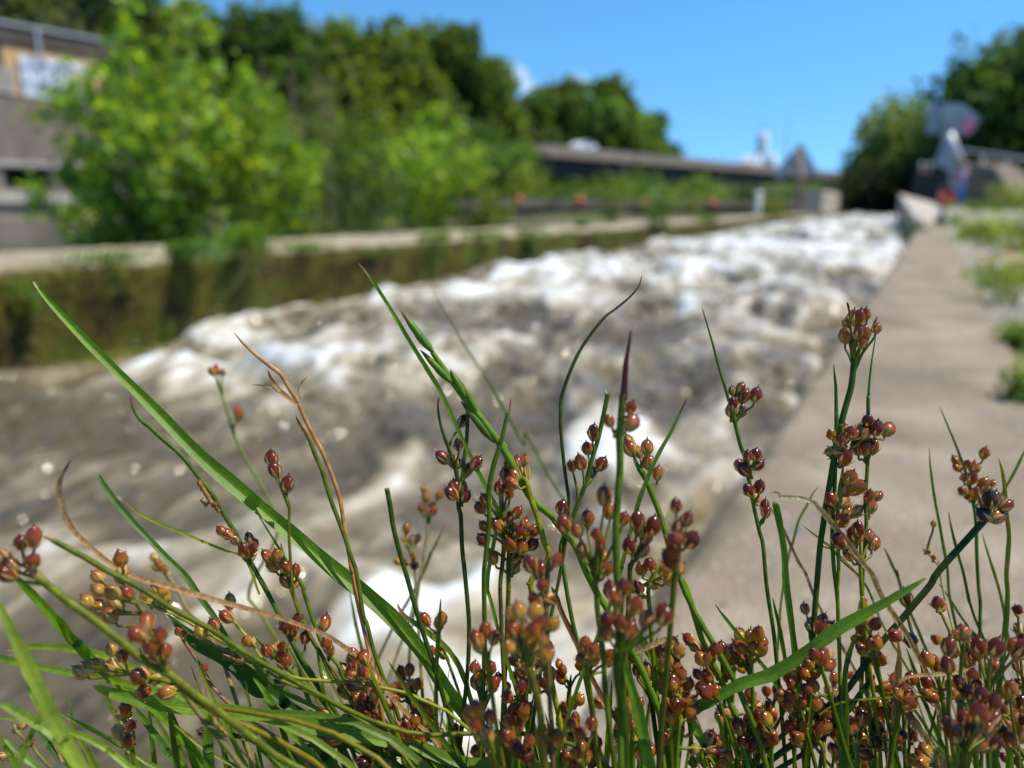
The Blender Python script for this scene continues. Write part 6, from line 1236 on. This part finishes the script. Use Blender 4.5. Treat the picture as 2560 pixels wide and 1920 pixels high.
rush('small rush with a single capsule above a tight group, on the path', 'H350,440 365,520 370,590 330,690 300,780 260,900 215,1010', (.151, .150), .7, 'H322,285 460,385 455,460 508,455 385,430', (.10, .12, .03), None, pal='RMRA', seed=92, arm=.3, cs=1.08)
rush('bottom right rush with pale green spray of small capsules', 'H335,1170 380,1270 420,1380 455,1450 480,1520 490,1659', (.148, .147), .8, 'H325,1050 225,1090 265,1140 410,1260 490,1300 300,1330 310,1430 370,1380 440,1330', (.15, .19, .04), None, pal='RAPR', seed=93, arm=.4, cs=1.05)
rush('bottom right rush with plump brown capsules behind the pale spray', 'H520,1250 500,1350 470,1500 450,1650', (.150, .149), .8, 'H450,1130 540,1140 545,1230 280,1240 570,1160 500,1200', (.07, .12, .03), None, pal='RM', seed=94, arm=.4, cs=1.05)
rush('bottom rush of red capsules right of the wide dark stem', 'H720,1470 740,1560 770,1659', (.149, .148), .7, 'H718,1305 800,1230 605,1375 730,1430 780,1550 832,1540 580,1490 735,1470', (.09, .14, .03), None, pal='RRM', seed=95, arm=.4)
rush('far small rush dotted with blurred capsules left of the dry stem', 'H530,720 550,850 560,960 570,1060', (.19, .18), .6, 'H520,680 570,890 520,990 580,1005 715,860 470,630', (.1, .14, .05), None, pal='RPM', seed=96, arm=.3)
rush('rush with one brown capsule above the slanting broad blade', 'H845,330 865,420 885,540 920,680 950,850 985,1050 1000,1300', (.154, .152), .6, 'H840,268 960,720 930,950 1020,960', (.06, .10, .03), None, pal='RA', seed=97, arm=.15, cs=1.05)
rush('rush with one dark round capsule right of the dry curled leaf', 'H1190,250 1215,380 1260,540 1300,680 1340,820', (.165, .158), .7, 'H1190,195 1230,555', (.05, .10, .03), None, pal='D', seed=98, arm=.15, cs=1.15)
rush('dry brown capsule on the tan upright stem', 'H1115,540 1125,580 1130,640', (.146, .146), .5, 'H1100,520', (.4, .25, .1), None, pal='P', seed=99, root=False, arm=.1, cat='dry capsule')
rush('bottom rush with tiny dark capsules between straws', 'H1150,1420 1170,1520 1200,1659', (.150, .150), .5, 'H955,1320 1160,1385 1105,1410 940,1440 1235,890', (.1, .14, .03), None, pal='RD', seed=100, arm=.3)
rush('rush with a pale budding capsule above the right path', 'H1480,280 1520,370 1560,460 1600,560 1650,660 1695,760', (.160, .155), .65, 'H1462,235 1500,265', (.13, .17, .05), None, pal='P', seed=101, arm=.15, cs=1.05)
rush('near rush with one plump orange pink capsule at the right', 'H1695,570 1680,660 1670,760 1660,900', (.130, .132), .7, 'H1698,490', (.09, .14, .04), None, pal='P', seed=102, arm=.1, cs=1.1)
rush('near rush stem with two stacked maroon blurred capsules at the right', 'H1570,860 1565,1000 1560,1200 1600,1500', (.128, .130), .9, 'H1562,615 1550,770', (.1, .14, .04), None, pal='M', seed=103, arm=.2, cs=1.15)
rush('near rush with the wide top row of maroon capsules at the right', 'H1900,850 1900,1000 1890,1200 1900,1500', (.132, .132), .9, 'H1880,630 1965,620 2110,600 2190,640 1950,785 1820,610', (.07, .12, .03), None, pal='MMR', seed=104, arm=.5, cs=1.1)
rush('rush in focus with four glossy capsules inside the near right cluster', 'H1760,900 1750,1020 1740,1200', (.146, .146), .7, 'H1730,730 1772,690 1765,855 1740,750', (.06, .1, .03), None, pal='MR', seed=105, arm=.4, cs=1.1)
rush('near rush with the darkest blurred heap at the bottom right', 'H1700,1440 1690,1540 1680,1659', (.124, .126), 1.3, 'H1550,1290 1690,1230 1765,1350 1930,1240 1840,1020 1940,1100 1850,1460 1965,1440 1600,1340 1830,1180 1680,1320 1900,1320', (.05, .07, .02), None, pal='MMRM', seed=106, arm=.7, cs=1.1, dj=.004)
rush('near rush with dull pink capsules above the darkest heap', 'H1760,1080 1750,1160 1740,1300', (.134, .134), .8, 'H1640,1020 1720,1000 1800,940 1650,910 1600,1010', (.1, .12, .04), None, pal='PMA', seed=107, arm=.4)
rush('right edge rush with a chain of small capsules on a straight stalk', 'H2160,330 2165,420 2170,540 2180,700 2200,900', (.150, .150), .5, 'H2155,290 2165,460 2195,540 2160,780 2180,930', (.12, .15, .04), None, pal='RDM', seed=108, arm=.2)
rush('bottom right corner rush with amber capsules at the frame edge', 'H2150,1450 2160,1560 2170,1659', (.140, .140), .9, 'H2100,980 2190,1100 2210,1260 2190,1370 2100,1420 2060,1380', (.08, .13, .03), None, pal='RAM', seed=109, arm=.6)
rush('dry papery flower at the bottom right with pale curled scales', 'H1430,1600 1450,1640 1470,1700', (.145, .145), .8, 'H1290,1600 1350,1560 1420,1590 1380,1530 1330,1620', (.2, .2, .08), None, pal='OP', seed=110, arm=.4, cs=1.1)
rush('pale tiny flower spray left of the slender upright bract', 'D1360,1435 1400,1480 1440,1530 1480,1590 H1500,60', (.17, .168), .5, 'D1360,1435 1385,1450 1430,1500 1430,1210', (.35, .32, .15), None, pal='O', seed=111, arm=.1, cs=.45)
# ---- the dense foot of the tussock along the bottom edge
r_ = random.Random(2024)
def with_path(pth, fun, *a, **k):
    global P
    keep = P; P = lambda s: pth if s == '@' else keep(s)
    fun(a[0], '@', *a[1:], **k); P = keep
for k in range(92):
    x = r_.uniform(1000, 2560) if k % 4 else r_.uniform(150, 1100); y = r_.uniform(1560, 1870) if k % 3 else r_.uniform(1700, 1880); lean_ = r_.uniform(-.55, .3) if x > 1100 else r_.uniform(-.9, -.2); d_k = r_.uniform(.140, .185)
    pth = [(x, y), (x - lean_ * 60, y + 90), (x - lean_ * 150, y + 240)]
    caps = [(x + r_.uniform(-30, 30), y + r_.uniform(-25, 75)) for _ in range(r_.randint(4, 8))] if x > 900 or r_.random() < .3 else []
    with_path(pth, rush, 'short dim rush in the crowded foot of the tussock along the bottom edge', (d_k, d_k), r_.uniform(.5, 1.0), caps, mixc(G_DK, G_MD, r_.random()), None, pal='RAARMO', seed=300 + k, arm=.5, group='crowded short rushes at the foot of the tussock', tep=k % 2 == 0)
for k in range(110):
    x = r_.uniform(-20, 2560); y = r_.uniform(1600, 1900); lean_ = r_.uniform(-.6, .4) if x > 1000 else r_.uniform(-1.3, -.1); d_k = r_.uniform(.14, .20)
    pth = [(x, y), (x - lean_ * 50, y + 80), (x - lean_ * 160, y + 240)]; dry = k % 9 == 0
    with_path(pth, blade, 'short blade in the crowded foot of the tussock along the bottom edge' if not dry else 'short straw in the crowded foot of the tussock along the bottom edge', (d_k, d_k), r_.uniform(.4, 1.5) if not dry else .5, mixc(G_DK, (.11, .21, .02), r_.random()) if not dry else TAN, None, taper=.5, group='crowded short blades at the foot of the tussock' if not dry else 'crowded short straws at the foot of the tussock', per=5, mat='dry' if dry else 'blade', name='dry_stalk' if dry else 'grass_shoot', cat='straw' if dry else 'grass blade')
# the soil filled joint the tussock grows from
jt = MB(); r_ = random.Random(8); vv, ff = [], []
for i in range(25):
    for j in range(9):
        x = -.17 + .36 * i / 24; y = .10 + .14 * j / 8; e = math.sin(math.pi * i / 24) ** .4 * math.sin(math.pi * j / 8) ** .5
        vv.append((x, y, -.004 + e * (.014 + r_.uniform(-.004, .006))))
for i in range(24):
    for j in range(8): ff.append((i * 9 + j, (i + 1) * 9 + j, (i + 1) * 9 + j + 1, i * 9 + j + 1))
jt.add(vv, ff); tag(jt.build('joint_soil', 'soil', smooth=True), kind='structure')
